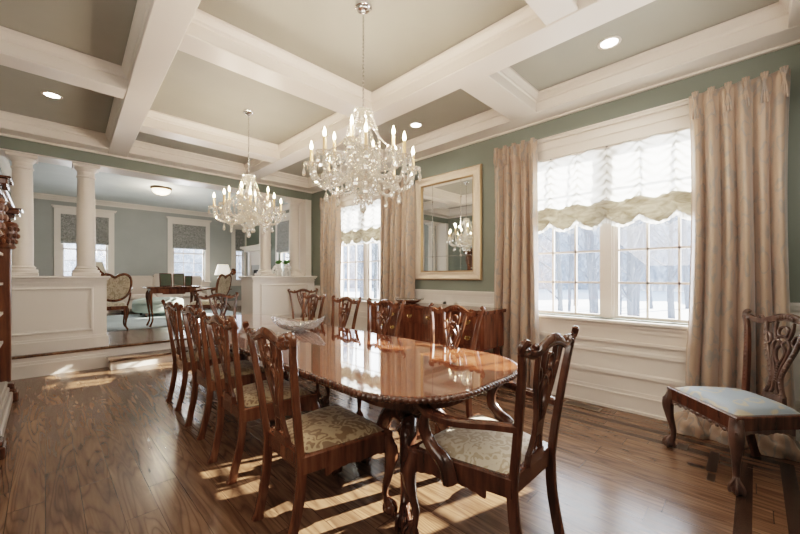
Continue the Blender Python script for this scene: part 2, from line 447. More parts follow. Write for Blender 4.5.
# dining windows ---------------------------------------------------------------
def dining_window(idx, c, w):
    root = sempty('window_%d' % idx, (XW, c, WZ0))
    cs = MB()
    # side casings and tall head with cap
    for sy in (-1, 1):
        y0, y1 = sorted((sy*w, sy*(w+.12))); cs.box(-.02, .005, y0, y1, -.03, WZ1-WZ0)
        y0, y1 = sorted((sy*(w+.09), sy*(w+.12))); cs.box(-.032, 0, y0, y1, -.03, WZ1-WZ0)
    hz = WZ1-WZ0
    cs.box(-.02, .005, -w-.12, w+.12, hz, hz+.10); cs.box(-.03, 0, -w-.12, w+.12, hz+.10, hz+.125)
    cs.box(-.022, 0, -w-.12, w+.12, hz+.125, hz+.19); cs.box(-.045, 0, -w-.14, w+.14, hz+.19, hz+.215); cs.box(-.06, 0, -w-.155, w+.155, hz+.215, hz+.23)
    # jamb liner
    cs.box(0, .18, -w, -w+.02, 0, hz); cs.box(0, .18, w-.02, w, 0, hz); cs.box(0, .18, -w, w, hz-.02, hz)
    cs.build('casing', M_white, root)
    sl = MB().cbox(-.07, .18, -w-.15, w+.15, -.045, -.012); sl.box(-.03, 0, -w-.12, w+.12, -.12, -.045); sl.box(-.045, 0, -w-.12, w+.12, -.075, -.05)
    sl.box(-.022, 0, -w-.12, w+.12, -.22, -.12); sl.box(-.035, 0, -w-.12, w+.12, -.235, -.205)
    sl.build('sill', M_white, root)
    mu = MB().box(.06, .15, -.05, .05, -.012, hz-.02)
    mu.box(.045, .06, -.03, .03, -.012, hz-.02); mu.build('mullion', M_white, root)
    for sy in (-1, 1):
        a, b = sorted((sy*.05, sy*(w-.02)))
        ga, gb = a+.035, b-.035
        fr = MB(); x0, x1 = .085, .125
        fr.box(x0, x1, a, ga, 0, hz-.02); fr.box(x0, x1, gb, b, 0, hz-.02); fr.box(x0, x1, ga, gb, -.012, .025); fr.box(x0, x1, ga, gb, hz-.06, hz-.02)
        for k in (1, 2):
            y = ga+(gb-ga)*k/3; fr.box(x0+.008, x1-.008, y-.0105, y+.0105, 0, hz-.03)
        for k in (1, 2, 3, 4):
            z = .025+(hz-.085)*k/5; fr.box(x0+.008, x1-.008, ga, gb, z-.0105, z+.0105)
        sash = fr.build('sash', M_white, root)
        MB().box(.103, .107, ga, gb, .025, hz-.06).build('glass_pane', M_pane, sash)
dining_window(1, *WIN[0]); dining_window(2, *WIN[1])

# balloon shades ---------------------------------------------------------------
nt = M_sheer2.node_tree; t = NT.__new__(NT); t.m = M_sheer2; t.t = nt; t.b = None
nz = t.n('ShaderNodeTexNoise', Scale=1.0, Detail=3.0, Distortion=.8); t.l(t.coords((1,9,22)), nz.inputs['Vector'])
t.l(t.ramp(nz.outputs['Fac'], [(.3,(.22,.195,.15)),(.65,(.56,.53,.46))]), [x for x in nt.nodes if x.type == 'BSDF_TRANSLUCENT'][0].inputs['Color'])  # noise streaks paint the shading of the gathers into the swag
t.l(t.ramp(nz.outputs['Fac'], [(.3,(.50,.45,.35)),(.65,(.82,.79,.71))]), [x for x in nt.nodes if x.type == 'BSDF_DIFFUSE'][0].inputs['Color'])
def ruche_mat(W, H, n):  # folds darkened in colour: doubled cloth plus painted crease shading
    m = mixmat('ruched_sheer', [('ShaderNodeBsdfTranslucent', (.6,.6,.57), {}, 0), ('ShaderNodeBsdfDiffuse', (.85,.83,.78), {}, .42)])
    nt = m.node_tree; t = NT.__new__(NT); t.m = m; t.t = nt; t.b = None
    tc = t.n('ShaderNodeTexCoord'); sp = t.n('ShaderNodeSeparateXYZ'); t.l(tc.outputs['Object'], sp.inputs[0])
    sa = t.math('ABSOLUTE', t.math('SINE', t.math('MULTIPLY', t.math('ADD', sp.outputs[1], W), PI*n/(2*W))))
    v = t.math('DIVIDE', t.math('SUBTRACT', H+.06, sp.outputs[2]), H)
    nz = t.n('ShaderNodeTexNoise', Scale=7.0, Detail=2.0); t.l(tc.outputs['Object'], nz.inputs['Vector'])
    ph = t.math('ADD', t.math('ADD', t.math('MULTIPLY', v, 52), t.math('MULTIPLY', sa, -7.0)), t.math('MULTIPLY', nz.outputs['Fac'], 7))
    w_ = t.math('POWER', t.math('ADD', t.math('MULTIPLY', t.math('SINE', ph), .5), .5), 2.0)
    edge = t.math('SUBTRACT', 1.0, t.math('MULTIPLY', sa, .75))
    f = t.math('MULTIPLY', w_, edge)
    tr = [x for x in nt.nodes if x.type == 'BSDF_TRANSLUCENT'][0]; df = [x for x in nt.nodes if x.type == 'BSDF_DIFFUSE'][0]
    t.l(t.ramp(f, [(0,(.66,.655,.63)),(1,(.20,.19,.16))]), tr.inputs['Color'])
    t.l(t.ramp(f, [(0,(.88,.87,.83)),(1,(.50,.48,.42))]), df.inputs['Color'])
    return m
def balloon(c, w, zt, zb, label, n=6, puff=1):
    root = thing('balloon_shade', label, 'window shade', (XW+.02, c, zb), 0, 'ruched balloon shades')
    W = w-.03; H = zt-zb
    def sheer(u, v):
        y = -W + 2*W*u; k = u*n; fr = k-math.floor(k) if u < 1 else 1.0
        s = sin(PI*fr); sc = abs(s)**.7
        z = H*(1-v)
        # swagged ruching: each cell hangs between two cords
        ruch = .022*sin(38*v + 4.5*s)*(1-.3*s)
        z2 = z - .05*s*v - .03*s*s*sin(PI*v)
        x = -.02 - .045*sc*(v**1.5) - ruch*(.4+.6*v) + .02*cos(u*57+v*9)*.25
        return (x, y, z2+.06)
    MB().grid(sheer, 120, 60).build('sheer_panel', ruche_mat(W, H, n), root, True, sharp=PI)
    def swag(u, v):
        y = -W-.01 + (2*W+.02)*u; k = u*n; fr = k-math.floor(k) if u < 1 else 1.0
        s = abs(sin(PI*fr))
        a = 2*PI*v
        th = .078+.03*s
        rr = 1+.16*sin(4*a+7*fr)+.10*sin(9*a-15*fr)
        zc = .07 - .055*s
        return (-.03-.02*s + .036*cos(a)*rr*(1+.4*s)*puff, y, zc + th*sin(a)*rr)
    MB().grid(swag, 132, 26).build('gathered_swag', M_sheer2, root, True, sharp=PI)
    def frill(u, v):
        y = -W + 2*W*u; k = u*n; fr = k-math.floor(k) if u < 1 else 1.0
        s = abs(sin(PI*fr))
        return (-.03-.015*s + .012*sin(u*230)*v, y, .02 - .06*s - .085*v)
    MB().grid(frill, 240, 4).build('frill', M_sheer, root, True, sharp=PI)
    return root
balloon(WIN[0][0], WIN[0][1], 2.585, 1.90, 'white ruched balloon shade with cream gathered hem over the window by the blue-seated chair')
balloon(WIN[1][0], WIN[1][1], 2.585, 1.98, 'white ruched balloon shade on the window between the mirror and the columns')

# curtains ---------------------------------------------------------------------
def curtain(y0, y1, label, npl=6, zt=2.81, puddle=0, seed=1, tie=0):
    rnd = random.Random(seed); root = thing('curtain', label, 'curtain', (XW-.145, (y0+y1)/2, 0), 0, 'champagne pinch-pleat curtains')
    hw = (y1-y0)/2; ph = [rnd.uniform(-.5,.5) for _ in range(8)]
    def surf(u, v):
        z = zt - v*(zt - .015)
        top = max(0, 1-v*12)
        k = u*npl*2*PI
        amp = .024 + .018*min(1, v*3)
        w = amp*(cos(k + ph[0]+.5*sin(u*5+seed)) + .45*cos(k*.5+ph[1]*3+v*1.1) + .25*cos(2*k+ph[2]+v*2))
        if v < .055: w *= .45 + .55*v/.055
        pin = .012*math.exp(-((v-.045)/.018)**2)
        y = -hw + 2*hw*u + .012*sin(k*1.0+1.2+v*1.5)*(.4+v) + .015*sin(v*4+u*3+seed)
        y *= 1 - .06*sin(PI*min(1, v*1.0))*(1 if v < .75 else .6)
        x = w - pin*(1+cos(k))
        if puddle and v > .93:
            q = (v-.93)/.07
            x -= puddle*.06*q*(.55+.45*cos(k*.5+seed)); z = max(.02, z*(1-.3*q)) + .07*q*abs(sin(k*.5+.6))*sin(PI*min(1,q*1.0))
        return (x, y, z)
    o = MB().grid(surf, npl*18, 80).build('drape_panel', M_drape, root, True, sharp=PI)
    so = o.modifiers.new('thickness', 'SOLIDIFY'); so.thickness = .004
    pl = MB()
    for i in range(npl):
        u = (i+.5)/npl; y = -hw+2*hw*u
        for d in (-1, 0, 1):
            pl.sweep(spl([(-.018-.012*(d == 0), y+d*.016, zt+.012), (-.03, y+d*.010, zt-.03), (-.034, y+d*.002, zt-.075), (-.03, y+d*.011, zt-.13), (-.016, y+d*.018, zt-.21)], 4),
                     [(cos(a)*.008, sin(a)*.012) for a in (0, 1.05, 2.1, 3.14, 4.2, 5.24)], up=(1,0,0))
    pl.build('pinch_pleats', M_drape, root, True)
    if puddle:
        pd = MB()
        for cx, cy, rx, ry, rz, sd in ((-.04,.27,.10,.15,.16,1), (-.03,.02,.10,.17,.13,2), (-.04,-.20,.10,.15,.16,3)):
            def blob(u, v, cx=cx, cy=cy, rx=rx, ry=ry, rz=rz, sd=sd):
                a = 2*PI*u; b = PI*.5*v
                r = 1+.14*sin(5*a+sd*2+3*v)+.08*sin(9*a+sd)+.06*sin(14*v+3*a)
                return (cx+rx*cos(a)*cos(b)*r, cy+ry*sin(a)*cos(b)*r, max(.004, rz*sin(b)*r))
            pd.grid(blob, 40, 14)
        pd.build('puddled_hem', M_drape, root, True, sharp=PI)
    return root
curtain(-.20, .40, 'champagne silk curtain with pinch pleats puddling behind the blue-seated chair', 6, puddle=1, seed=1)
curtain(1.68, 2.24, 'champagne silk curtain between the big window and the gold-framed mirror', 5, seed=2, puddle=0)
curtain(3.55, 4.32, 'champagne silk curtain behind the sideboard, between gold-framed mirror and far window', 6, seed=3)
curtain(5.40, 6.05, 'champagne silk curtain on the column side of the far window', 5, seed=4)

# raised living room, half walls, steps ------------------------------------------
m = MB().box(XL-.15, LX1+.15, YF+.02, LY1+.15, LF-.2, LF)
m.cbox(XL, XW, YF-.03, YF+.05, LF-.032, LF, .01)
struct(m.build('floor_living', M_floor, label='raised plank floor of the sitting room'))
m = MB().box(XL, XW, YF, YF+.06, 0, LF-.03); m.box(XL, .64, YF-.02, YF, 0, .14); m.box(XL, .64, YF-.03, YF, .14, .165); m.box(XL, .64, YF-.016, YF, .165, .2)
struct(m.build('trim_4', M_white2, label='white riser under the half walls'))
st = thing('step', 'low oak step with white riser between the two half walls', 'step', (1.66, 6.41, 0)); struct(st)
MB().box(-1.02, 1.02, -.14, .155, 0, .115).build('riser', M_white2, st)
MB().cbox(-1.04, 1.04, -.175, .155, .115, .147, .01).build('tread', M_floor, st)
def half_wall(name, x0, x1, label, endx, yf=YF+.05):
    root = sempty(name, ((x0+x1)/2, yf, LF)); D = YF+.39-yf; root['label'] = label
    w = (x1-x0)/2; H = 1.30-LF
    b = MB().box(-w, w, 0, D, -.29 if endx < 0 else 0, H-.04); b.box(-w-.0, w, -.022, 0, 0, .13); b.box(-w, w, -.03, 0, .13, .15); b.box(-w, w, -.014, 0, .15, .18)
    e0, e1 = (w, w+.022) if endx > 0 else (-w-.022, -w)
    b.box(e0, e1, -.022, D, 0, .13); b.box(e0, e1, -.01, D, .13, .15)
    b.box(-w, w, -.03, 0, H-.10, H-.08); b.build('body', M_white2, root)
    f = MB(); pw = .03
    px0, px1, pz0, pz1 = -w+.16, w-.16, .26, H-.17
    for (a0, a1, z0, z1) in ((px0, px1, pz0-pw/2, pz0+pw/2), (px0, px1, pz1-pw/2, pz1+pw/2), (px0-pw/2, px0+pw/2, pz0-pw/2, pz1+pw/2), (px1-pw/2, px1+pw/2, pz0-pw/2, pz1+pw/2)):
        f.cbox(a0, a1, -.02, .004, z0, z1, .006); f.box(a0-.012, a1+.012, -.009, .004, z0-.012, z1+.012)
    f.build('panel_moulding', M_white2, root)
    MB().cbox(-w-.04, w+.04, -.055, D+.055, H-.035, H, .01).box(-w-.02, w+.02, -.03, D+.03, H-.06, H-.035).build('cap', M_white2, root)
half_wall('wall_half_left', XL, .63, 'white panelled half wall beside the china cabinet', 1)
half_wall('wall_half_right', 2.66, 3.93, 'white panelled half wall at the window end', -1, 6.43)
def column(x, label):
    root = thing('column', label, 'column', (x, YF+.22, 1.30), 0); struct(root)
    H = 2.88-1.30
    MB().cbox(-.15,.15,-.15,.15,0,.05,.006).lathe([(.145,.05),(.15,.065),(.145,.085),(.125,.09),(.122,.10),(.13,.112),(.115,.125),(.108,.14)], seg=28).build('base', M_white, root, True)
    MB().lathe([(.105,.13),(.106,.5),(.103,.9),(.094,H-.17)], seg=28).build('shaft', M_white, root, True)
    MB().lathe([(.094,H-.19),(.107,H-.18),(.107,H-.165),(.095,H-.155),(.096,H-.10),(.11,H-.085),(.13,H-.055),(.135,H-.05)], seg=28).cbox(-.145,.145,-.145,.145,H-.05,H,.005).build('capital', M_white, root, True)
column(-.21, 'white round column on the half wall, half hidden by the china cabinet')
column(.417, 'white round column at the open end of the cabinet-side half wall')
column(3.05, 'white round column at the open end of the window-side half wall')
column(3.67, 'white round column nearest the pale jamb on the window-side half wall')
m = MB().box(3.80, 3.93, YF-.02, LY0+.02, 1.30, 2.88); m.box(XL, XL+.1, YF-.02, LY0+.02, 1.30, 2.88); m.box(XL, 3.93, YF+.02, LY0-.02, 2.865, 2.885)
struct(m.build('trim_5', M_white, label='pale jambs and soffit of the columned opening'))

# sitting room shell: far wall with windows, right wall with fireplace -------------
LW = [(.76,.44), (3.17,.46), (5.4,.3)]
m = MB(); z0, z1 = 1.13, 2.86
W1, W2, W3 = (.30,1.20), (2.73,3.60), (4.55,4.82)
xs = [LX0-.15, W1[0], W1[1], W2[0], W2[1], W3[0], W3[1], LX1+.15]
for k in range(0, len(xs), 2): m.box(xs[k], xs[k+1], LY1, LY1+.15, LF, LC)
for a, b in (W1, W2, W3): m.box(a, b, LY1, LY1+.15, LF, z0); m.box(a, b, LY1, LY1+.15, z1, LC)
struct(m.build('wall_far', M_blue))
m = MB(); W4 = (9.1, 10.0)
m.box(LX1, LX1+.15, LY0, W4[0], LF, LC); m.box(LX1, LX1+.15, W4[1], LY1, LF, LC); m.box(LX1, LX1+.15, W4[0], W4[1], LF, z0); m.box(LX1, LX1+.15, W4[0], W4[1], z1, LC)
m.box(XW+.18, LX1, LY0-.05, LY0, LF, LC)
struct(m.build('wall_living_right', M_sage))
struct(MB().box(LX0-.15, LX0, LY0, LY1, LF, LC).box(XL-.15, LX0, LY0-.02, LY0, LF, LC).build('wall_living_left', M_blue))
struct(MB().box(LX0-.15, LX1+.15, LY0, LY1+.15, LC, LC+.1).build('ceiling_living', M_ceil2))
m = MB()
for a in range(3):
    d = (.10,.065,.03)[a]; zz = LC-.13+.045*a
    e = .13-d if a else .03
e = [(.0,-.13),(.02,-.13),(.025,-.10),(.06,-.05),(.09,-.03),(.10,0),(0,0)]
m.sweep([(LX0, LY1, LC), (LX1, LY1, LC)], [(x, z) for x, z in e], up=(0,0,1)); m.sweep([(LX1, LY1, LC), (LX1, LY0, LC)], [(x, z) for x, z in e], up=(0,0,1)); m.sweep([(LX0, LY0, LC), (LX0, LY1, LC)], [(x, z) for x, z in e], up=(0,0,1)); m.sweep([(LX1, LY0, LC), (LX0, LY0, LC)], [(x, z) for x, z in e], up=(0,0,1))
m.box(LX0, LX1, LY1-.02, LY1, LF, LF+.18)
struct(m.build('trim_6', M_white, label='white crown and base around the sitting room'))
def liv_window(idx, c, w, rot=0, base=None):
    """window in a wall facing -Y (rot 0) or facing -X (rot 90)"""
    root = sempty('window_%d' % idx, base); root.rotation_euler = (0,0,rot)
    H = z1-z0
    cs = MB()
    for s in (-1, 1):
        a, b = sorted((s*w, s*(w+.14))); cs.box(a, b, -.03, .0, -.04, H)
    cs.box(-w-.14, w+.14, -.03, 0, H, H+.16); cs.box(-w-.17, w+.17, -.055, 0, H+.16, H+.19); cs.box(-w-.19, w+.19, -.075, 0, H+.19, H+.215)
    cs.cbox(-w-.17, w+.17, -.07, .1, -.04, 0); cs.box(-w-.14, w+.14, -.025, 0, -.16, -.04)
    cs.build('casing', M_white, root)
    fr = MB(); y0, y1 = .05, .09
    fr.box(-w, -w+.04, y0, y1, 0, H); fr.box(w-.04, w, y0, y1, 0, H); fr.box(-w, w, y0, y1, 0, .05); fr.box(-w, w, y0, y1, H-.04, H); fr.box(-w, w, y0, y1, H/2-.02, H/2+.02)
    nx = 3 if w > .3 else 2
    for k in range(1, nx): x = -w+2*w*k/nx; fr.box(x-.009, x+.009, y0+.01, y1-.01, 0, H)
    for k in (1, 2, 4, 5): z = H*k/6; fr.box(-w, w, y0+.01, y1-.01, z-.009, z+.009)
    sash = fr.build('sash', M_white, root); MB().box(-w+.02, w-.02, .068, .072, .02, H-.02).build('glass_pane', M_pane, sash)
def roman(c, w, label, base, rot=0, drop=.74):
    drop = .88 if rot else drop
    root = thing('roman_shade', label, 'window shade', base, rot, 'grey roman shades in the sitting room')
    H = z1-z0
    def f(u, v):
        z = H+.01 - drop*v
        fold = max(0, v-.55)/.45
        return (-w-.02+(2*w+.04)*u, -.035-.03*fold*abs(sin(v*22)), z)
    o = MB().grid(f, 4, 60).build('shade_panel', M_roman, root); s = o.modifiers.new('t', 'SOLIDIFY'); s.thickness = .012
    MB().box(-w-.02, w+.02, -.05, 0, H-.03, H+.01).build('headrail', M_roman, root)
for i, (a, b, lab) in enumerate(((*W1, 'grey patterned roman shade partly hidden by a white column'), (*W2, 'grey patterned roman shade above the sofa and framed photos'), (*W3, 'grey patterned roman shade on the narrow corner window'))):
    liv_window(3+i, 0, (b-a)/2, 0, ((a+b)/2, LY1, z0)); roman(0, (b-a)/2, lab, ((a+b)/2, LY1, z0))
liv_window(6, 0, (W4[1]-W4[0])/2, -PI/2, (LX1, (W4[0]+W4[1])/2, z0)); roman(0, (W4[1]-W4[0])/2, 'grey roman shade seen between the two window-side columns', (LX1, (W4[0]+W4[1])/2, z0), -PI/2)

# fireplace
fp = thing('fireplace', 'tall white mantelpiece with dark firebox on the sitting room side wall', 'fireplace', (LX1, 11.35, LF), -PI/2)
m = MB()
for s in (-1, 1): m.cbox(s*.62-.12, s*.62+.12, -.07, 0, 0, 1.62); m.cbox(s*.62-.14, s*.62+.14, -.085, 0, 0, .16); m.cbox(s*.62-.09, s*.62+.09, -.08, 0, .3, 1.45)
m.box(-.5, .5, -.06, 0, 1.22, 1.62); m.cbox(-.78, .78, -.19, 0, 1.62, 1.72)
fp.scale = (1,1,1.12); m.build('surround', M_white, fp)
MB().cbox(-.88, .88, -.27, 0, 1.72, 1.77).box(-.83,.83,-.23,0,1.69,1.72).build('mantel_shelf', M_white, fp)
MB().box(-.48, .48, -.03, -.005, 0, 1.22).build('firebox', M_black, fp)
MB().box(-.48, .48, -.045, -.03, 1.08, 1.22).box(-.48,-.36,-.045,-.03,0,1.08).box(.36,.48,-.045,-.03,0,1.08).build('slip', paint('grey_stone_slip', (.4,.4,.4), .3), fp)

# ------------------------------------------------------------------ dining chairs
ZS = .40   # underside top of seat rail
def back_pt(x, z):
    """point of the raked, slightly curved chair back"""
    t = (z-.44)/.58
    return (x, -.235 - .055*t - .02*t*t - .015*(1-(x/.27)**2)*t, z)
def post_path(s):
    return spl([back_pt(s*.195,.40), back_pt(s*.200,.52), back_pt(s*.212,.68), back_pt(s*.232,.84), back_pt(s*.25,.94), back_pt(s*.268,1.0)], 5)
def make_chair(name, label, cat, wood_m, seat_m, arms=False, carved=None):
    root = thing(name, label, cat); wm = wood_m; cm = carved or wood_m
    k = 1.12 if arms else 1.0
    FW, RW, FD, RD = .27*k, .205, .25, -.225
    # seat frame: four rails as one frame, cushion in it
    out = [(-FW-.012,FD+.012), (FW+.012,FD+.012), (RW+.012,RD-.012), (-RW-.012,RD-.012)]
    m = MB()
    inn = [(-FW+.04,FD-.035), (FW-.04,FD-.035), (RW-.03,RD+.03), (-RW+.03,RD+.03)]
    vs = [(x,y,.375) for x,y in out]+[(x,y,.452) for x,y in out]+[(x*.975,y*.975,.458) for x,y in out]+[(x,y,.458) for x,y in inn]+[(x,y,.375) for x,y in inn]
    fs = []
    for a in range(4):
        b = (a+1) % 4
        for l in range(4): fs.append((l*4+a, l*4+b, (l+1)*4+b, (l+1)*4+a))
        fs.append((16+a, 16+b, b, a))
    m.add(vs, fs); m.build('seat_rail', wm, root)
    def cush(u, v):
        w = (FW-.012)*v + (RW-.005)*(1-v)
        x = -w+2*w*u; y = RD+.012 + (FD-RD-.02)*v
        e = (1-abs(2*u-1)**4)*(1-abs(2*v-1)**4)
        return (x, y, (.452+.054*e**.6) if e > 0 else .452)
    MB().grid(cush, 20, 20).build('seat', seat_m, root, True, sharp=PI)
    # carved apron below the rails
    ap = MB()
    n = 28
    def strip(a, b):
        vs = []; fs = []
        for i in range(n+1):
            t = i/n; x = a[0]+(b[0]-a[0])*t; y = a[1]+(b[1]-a[1])*t
            d = .014+.028*abs(2*t-1)**3+.006*abs(sin(t*PI*9))+.012*math.exp(-((t-.5)/.1)**2)
            vs += [(x,y,.378), (x,y,.378-d)]
        nx, ny = (b[1]-a[1]), -(b[0]-a[0]); L = math.hypot(nx,ny); nx, ny = nx/L*.014, ny/L*.014
        vs2 = [(x-nx,y-ny,z) for x,y,z in vs]; o = len(vs)
        for i in range(n):
            q = (2*i, 2*i+2, 2*i+3, 2*i+1)
            fs.append(q); fs.append(tuple(o+j for j in q[::-1])); fs.append((2*i+1,2*i+3,o+2*i+3,o+2*i+1))
        ap.add(vs+vs2, fs)
    strip((FW,FD+.01), (-FW,FD+.01)); strip((RW+.03,RD+.1), (FW+.008,FD)); strip((-FW-.008,FD), (-RW-.03,RD+.1))
    for i in range(9):
        ap.ball((-.2+.05*i, FD+.012, .366-.008*abs(i-4)*.4), .014, .01, .011, 6, 4)
    ap.build('apron', cm, root)
    # front cabriole legs with ball and claw
    for s in (-1, 1):
        m = MB(); x, y = s*(FW-.015), FD-.012
        path = spl([(x,y,.44), (x+s*.006,y+.006,.39), (x+s*.022,y+.02,.33), (x+s*.012,y+.012,.23), (x-s*.004,y-.002,.14), (x-s*.002,y,.085), (x+s*.010,y+.01,.05)], 5)
        rr = [r for (r,) in spl([(.032,),(.037,),(.038,),(.026,),(.019,),(.017,),(.026,)], 5)]
        m.tube(path, rr, 10)
        fx, fy = x+s*.016, y+.014
        m.ball((fx,fy,.030), .032, .032, .030, 10, 7)
        for a in (-.2, 1.0, 2.2, 3.8):
            aa = PI/4 + (0 if s > 0 else PI/2) + a - .9
            m.tube(spl([(x,y,.095), (fx+.02*cos(aa),fy+.02*sin(aa),.068), (fx+.035*cos(aa),fy+.035*sin(aa),.038), (fx+.031*cos(aa),fy+.031*sin(aa),.006)], 3), [.008,.009,.009,.010,.010,.010,.009,.009,.008,.006], 6)
        for j in range(5):   # acanthus on the knee
            m.ball((x+s*(.034-.004*j), y+.036-.004*j, .365-.028*j), .016-.0017*j, .014, .017, 6, 4)
        m.build('leg', cm, root, True)
    # rear legs, then posts
    for s in (-1, 1):
        m = MB()
        path = spl([(s*.178,-.295,0), (s*.182,-.27,.10), (s*.19,-.242,.24), (s*.195,-.232,.37), (s*.195,-.230,.42)], 5)
        m.sweep(path, [(-.017,-.019),(-.011,-.023),(.011,-.023),(.017,-.019),(.017,.019),(.011,.023),(-.011,.023),(-.017,.019)], up=(0,1,0), scales=[(1,1.25 if i < 2 else 1.0) for i in range(len(path))])
        m.build('leg', wm, root, True)
    for s in (-1, 1):
        m = MB(); path = post_path(s)
        N = len(path)
        m.sweep(path, [(-.017,-.014),(-.010,-.019),(.010,-.019),(.017,-.014),(.017,.010),(.010,.015),(-.010,.015),(-.017,.010)], up=(0,1,0), scales=[1.12-.25*i/N for i in range(N)])
        if carved:
            for i in range(6, N, 1):
                p = path[i]; m.ball((p[0], p[1]+.014, p[2]), .011, .008, .012, 6, 4)
        m.build('back_post', wm, root, True)
    # crest rail: serpentine with scrolled ears and a carved centre
    m = MB()
    cr = [(-.268,.995),(-.235,1.0),(-.20,.985),(-.15,.982),(-.10,1.0),(-.05,1.018),(0,1.024),(.05,1.018),(.10,1.0),(.15,.982),(.20,.985),(.235,1.0),(.268,.995)]
    path = [back_pt(x, z) for x, z in spl(cr, 4)]
    N = len(path)
    m.sweep(path, [(-.010,-.02),(.006,-.024),(.014,-.012),(.014,.012),(.006,.022),(-.010,.018)], up=(0,0,1), scales=[(1, .85+.35*math.exp(-((i/(N-1)-.5)/.17)**2)) for i in range(N)])
    for s in (-1, 1):
        e = [back_pt(s*x, z) for x, z in ((.225,.995),(.255,.990),(.276,1.005),(.281,1.025),(.270,1.040),(.256,1.034))]
        m.tube([(p[0], p[1]-.0007*i, p[2]) for i, p in enumerate(spl(e, 4))], .0165, 8)
        e = [back_pt(s*x, z) for x, z in ((.19,.985),(.165,.985),(.150,1.0),(.160,1.014),(.176,1.010))]
        m.tube(spl(e, 4), .011, 8)
    for i in range(7):
        a = -1.1+.367*i; p = back_pt(.055*sin(a), 1.0+.026*cos(a)); m.ball((p[0], p[1]+.014, p[2]), .014, .010, .018, 6, 4)
    m.build('crest_rail', cm, root, True)
    # pierced interlaced splat
    m = MB()
    def rb(pts, w=.019, closed=False, t=.016, n=5):
        p3 = [back_pt(x, z) for x, z in spl(pts, n, closed)]
        m.sweep([(p[0], p[1]+.004, p[2]) for p in p3], [(-w/2,-t/2),(-w/4,-t*.65),(w/4,-t*.65),(w/2,-t/2),(w/2,t/2),(w/4,t*.75),(-w/4,t*.75),(-w/2,t/2)], up=(0,1,0), closed=closed)
    for s in (-1, 1):
        rb([(s*.060,.50),(s*.044,.54),(s*.030,.60),(s*.034,.66),(s*.060,.74),(s*.088,.82),(s*.106,.90),(s*.118,.985)], .022)
        rb([(s*.008,.62),(s*.024,.70),(s*.045,.77),(s*.052,.83),(s*.030,.88),(s*-.004,.90)], .014)
        rb([(s*.004,.70),(s*-.022,.75),(s*-.028,.80),(0,.845),(s*.035,.875),(s*.052,.93),(s*.05,.99)], .014)
        rb([(s*.024,.52),(s*.012,.55),(s*.012,.60)], .014)
        rb([(s*.088,.83),(s*.068,.855),(s*.078,.90),(s*.100,.91)], .012)
    rb([(.030,.925),(.022,.951),(0,.960),(-.022,.951),(-.030,.925),(-.022,.899),(0,.889),(.022,.899)], .013, True)
    rb([(0,.60),(0,.66),(0,.72)], .012)
    q = [back_pt(x, z) for x, z in ((-.07,.455),(.07,.455),(.062,.51),(-.062,.51))]
    m.add([(x,y-.012,z) for x,y,z in q]+[(x,y+.018,z) for x,y,z in q], [(0,1,2,3),(7,6,5,4),(0,4,5,1),(1,5,6,2),(2,6,7,3),(3,7,4,0)])
    q = [back_pt(x, z) for x, z in ((-.034,.585),(.034,.585),(.036,.655),(-.036,.655))]
    m.add([(x,y-.007,z) for x,y,z in q]+[(x,y+.010,z) for x,y,z in q], [(0,1,2,3),(7,6,5,4),(0,4,5,1),(1,5,6,2),(2,6,7,3),(3,7,4,0)])
    for i in range(7): p = back_pt(0, .60+.017*i); m.ball((p[0], p[1]+.014, p[2]), .009, .007, .008, 6, 4)
    if carved:
        for s in (-1, 1):
            for i in range(14):
                z = .52+.034*i; x = [.052,.040,.031,.031,.038,.049,.062,.074,.085,.094,.101,.108,.113,.117][i]
                p = back_pt(s*x, z); m.ball((p[0], p[1]+.013, p[2]), .011, .007, .012, 6, 4)
    m.build('splat', cm, root, True)
    if arms:
        for s in (-1, 1):
            m = MB(); p0 = back_pt(s*.212, .68)
            path = spl([(p0[0],p0[1],.675), (s*.255,-.16,.672), (s*.315,-.02,.664), (s*.335,.09,.676), (s*.322,.16,.690), (s*.312,.20,.682)], 5)
            m.sweep(path, [(-.020,-.013),(-.012,-.016),(.012,-.016),(.020,-.013),(.020,.008),(.012,.014),(-.012,.014),(-.020,.008)], up=(0,0,1), scales=[(.9+.5*min(1,i/14), 1.1) for i in range(len(path))])
            m.lathe([(.001,-.034),(.020,-.032),(.030,-.02),(.030,.02),(.020,.032),(.001,.034)], c=(s*.312,.203,.665), seg=14, axis='x')
            m.lathe([(.001,-.042),(.012,-.041),(.014,.041),(.001,.042)], c=(s*.312,.203,.663), seg=10, axis='x')
            arm = m.build('arm', wm, root, True)
            m = MB()
            path = spl([(s*.288,.02,.37), (s*.297,.045,.45), (s*.297,.105,.49), (s*.297,.155,.54), (s*.306,.165,.60), (s*.318,.14,.655), (s*.322,.12,.675)], 5)
            m.tube(path, [r for (r,) in spl([(.038,),(.038,),(.033,),(.030,),(.027,),(.025,),(.026,)], 5)], 10)
            m.lathe([(.001,-.026),(.018,-.024),(.026,-.012),(.026,.012),(.018,.024),(.001,.026)], c=(s*.297,.09,.475), seg=12, axis='x')
            m.build('arm_support', wm, root, True)
    return root
chair0 = make_chair('dining_chair', '', 'chair', M_mahog, M_seat)
GL, GW = 'side chairs along the cabinet side of the table', 'side chairs along the window side of the table'
ORD = ['first', 'second', 'third', 'fourth']
first = True
def put(loc, rz, label, group):
    global first
    o = chair0 if first else copy_tree(chair0); first = False
    return place(o, loc, rz, label, group)
lefts = [(1.09,1.69,-.04), (1.12,2.50,.0), (1.17,3.30,.0), (1.20,4.12,.0)]
for i, (x, y, a) in enumerate(lefts):
    put((x,y,0), -PI/2+a, '%s carved mahogany side chair, counting from the foreground armchair, along the cabinet side' % ORD[i], GL)
rights = [(2.20,1.84), (2.26,2.80), (2.30,3.56), (2.40,4.46)]
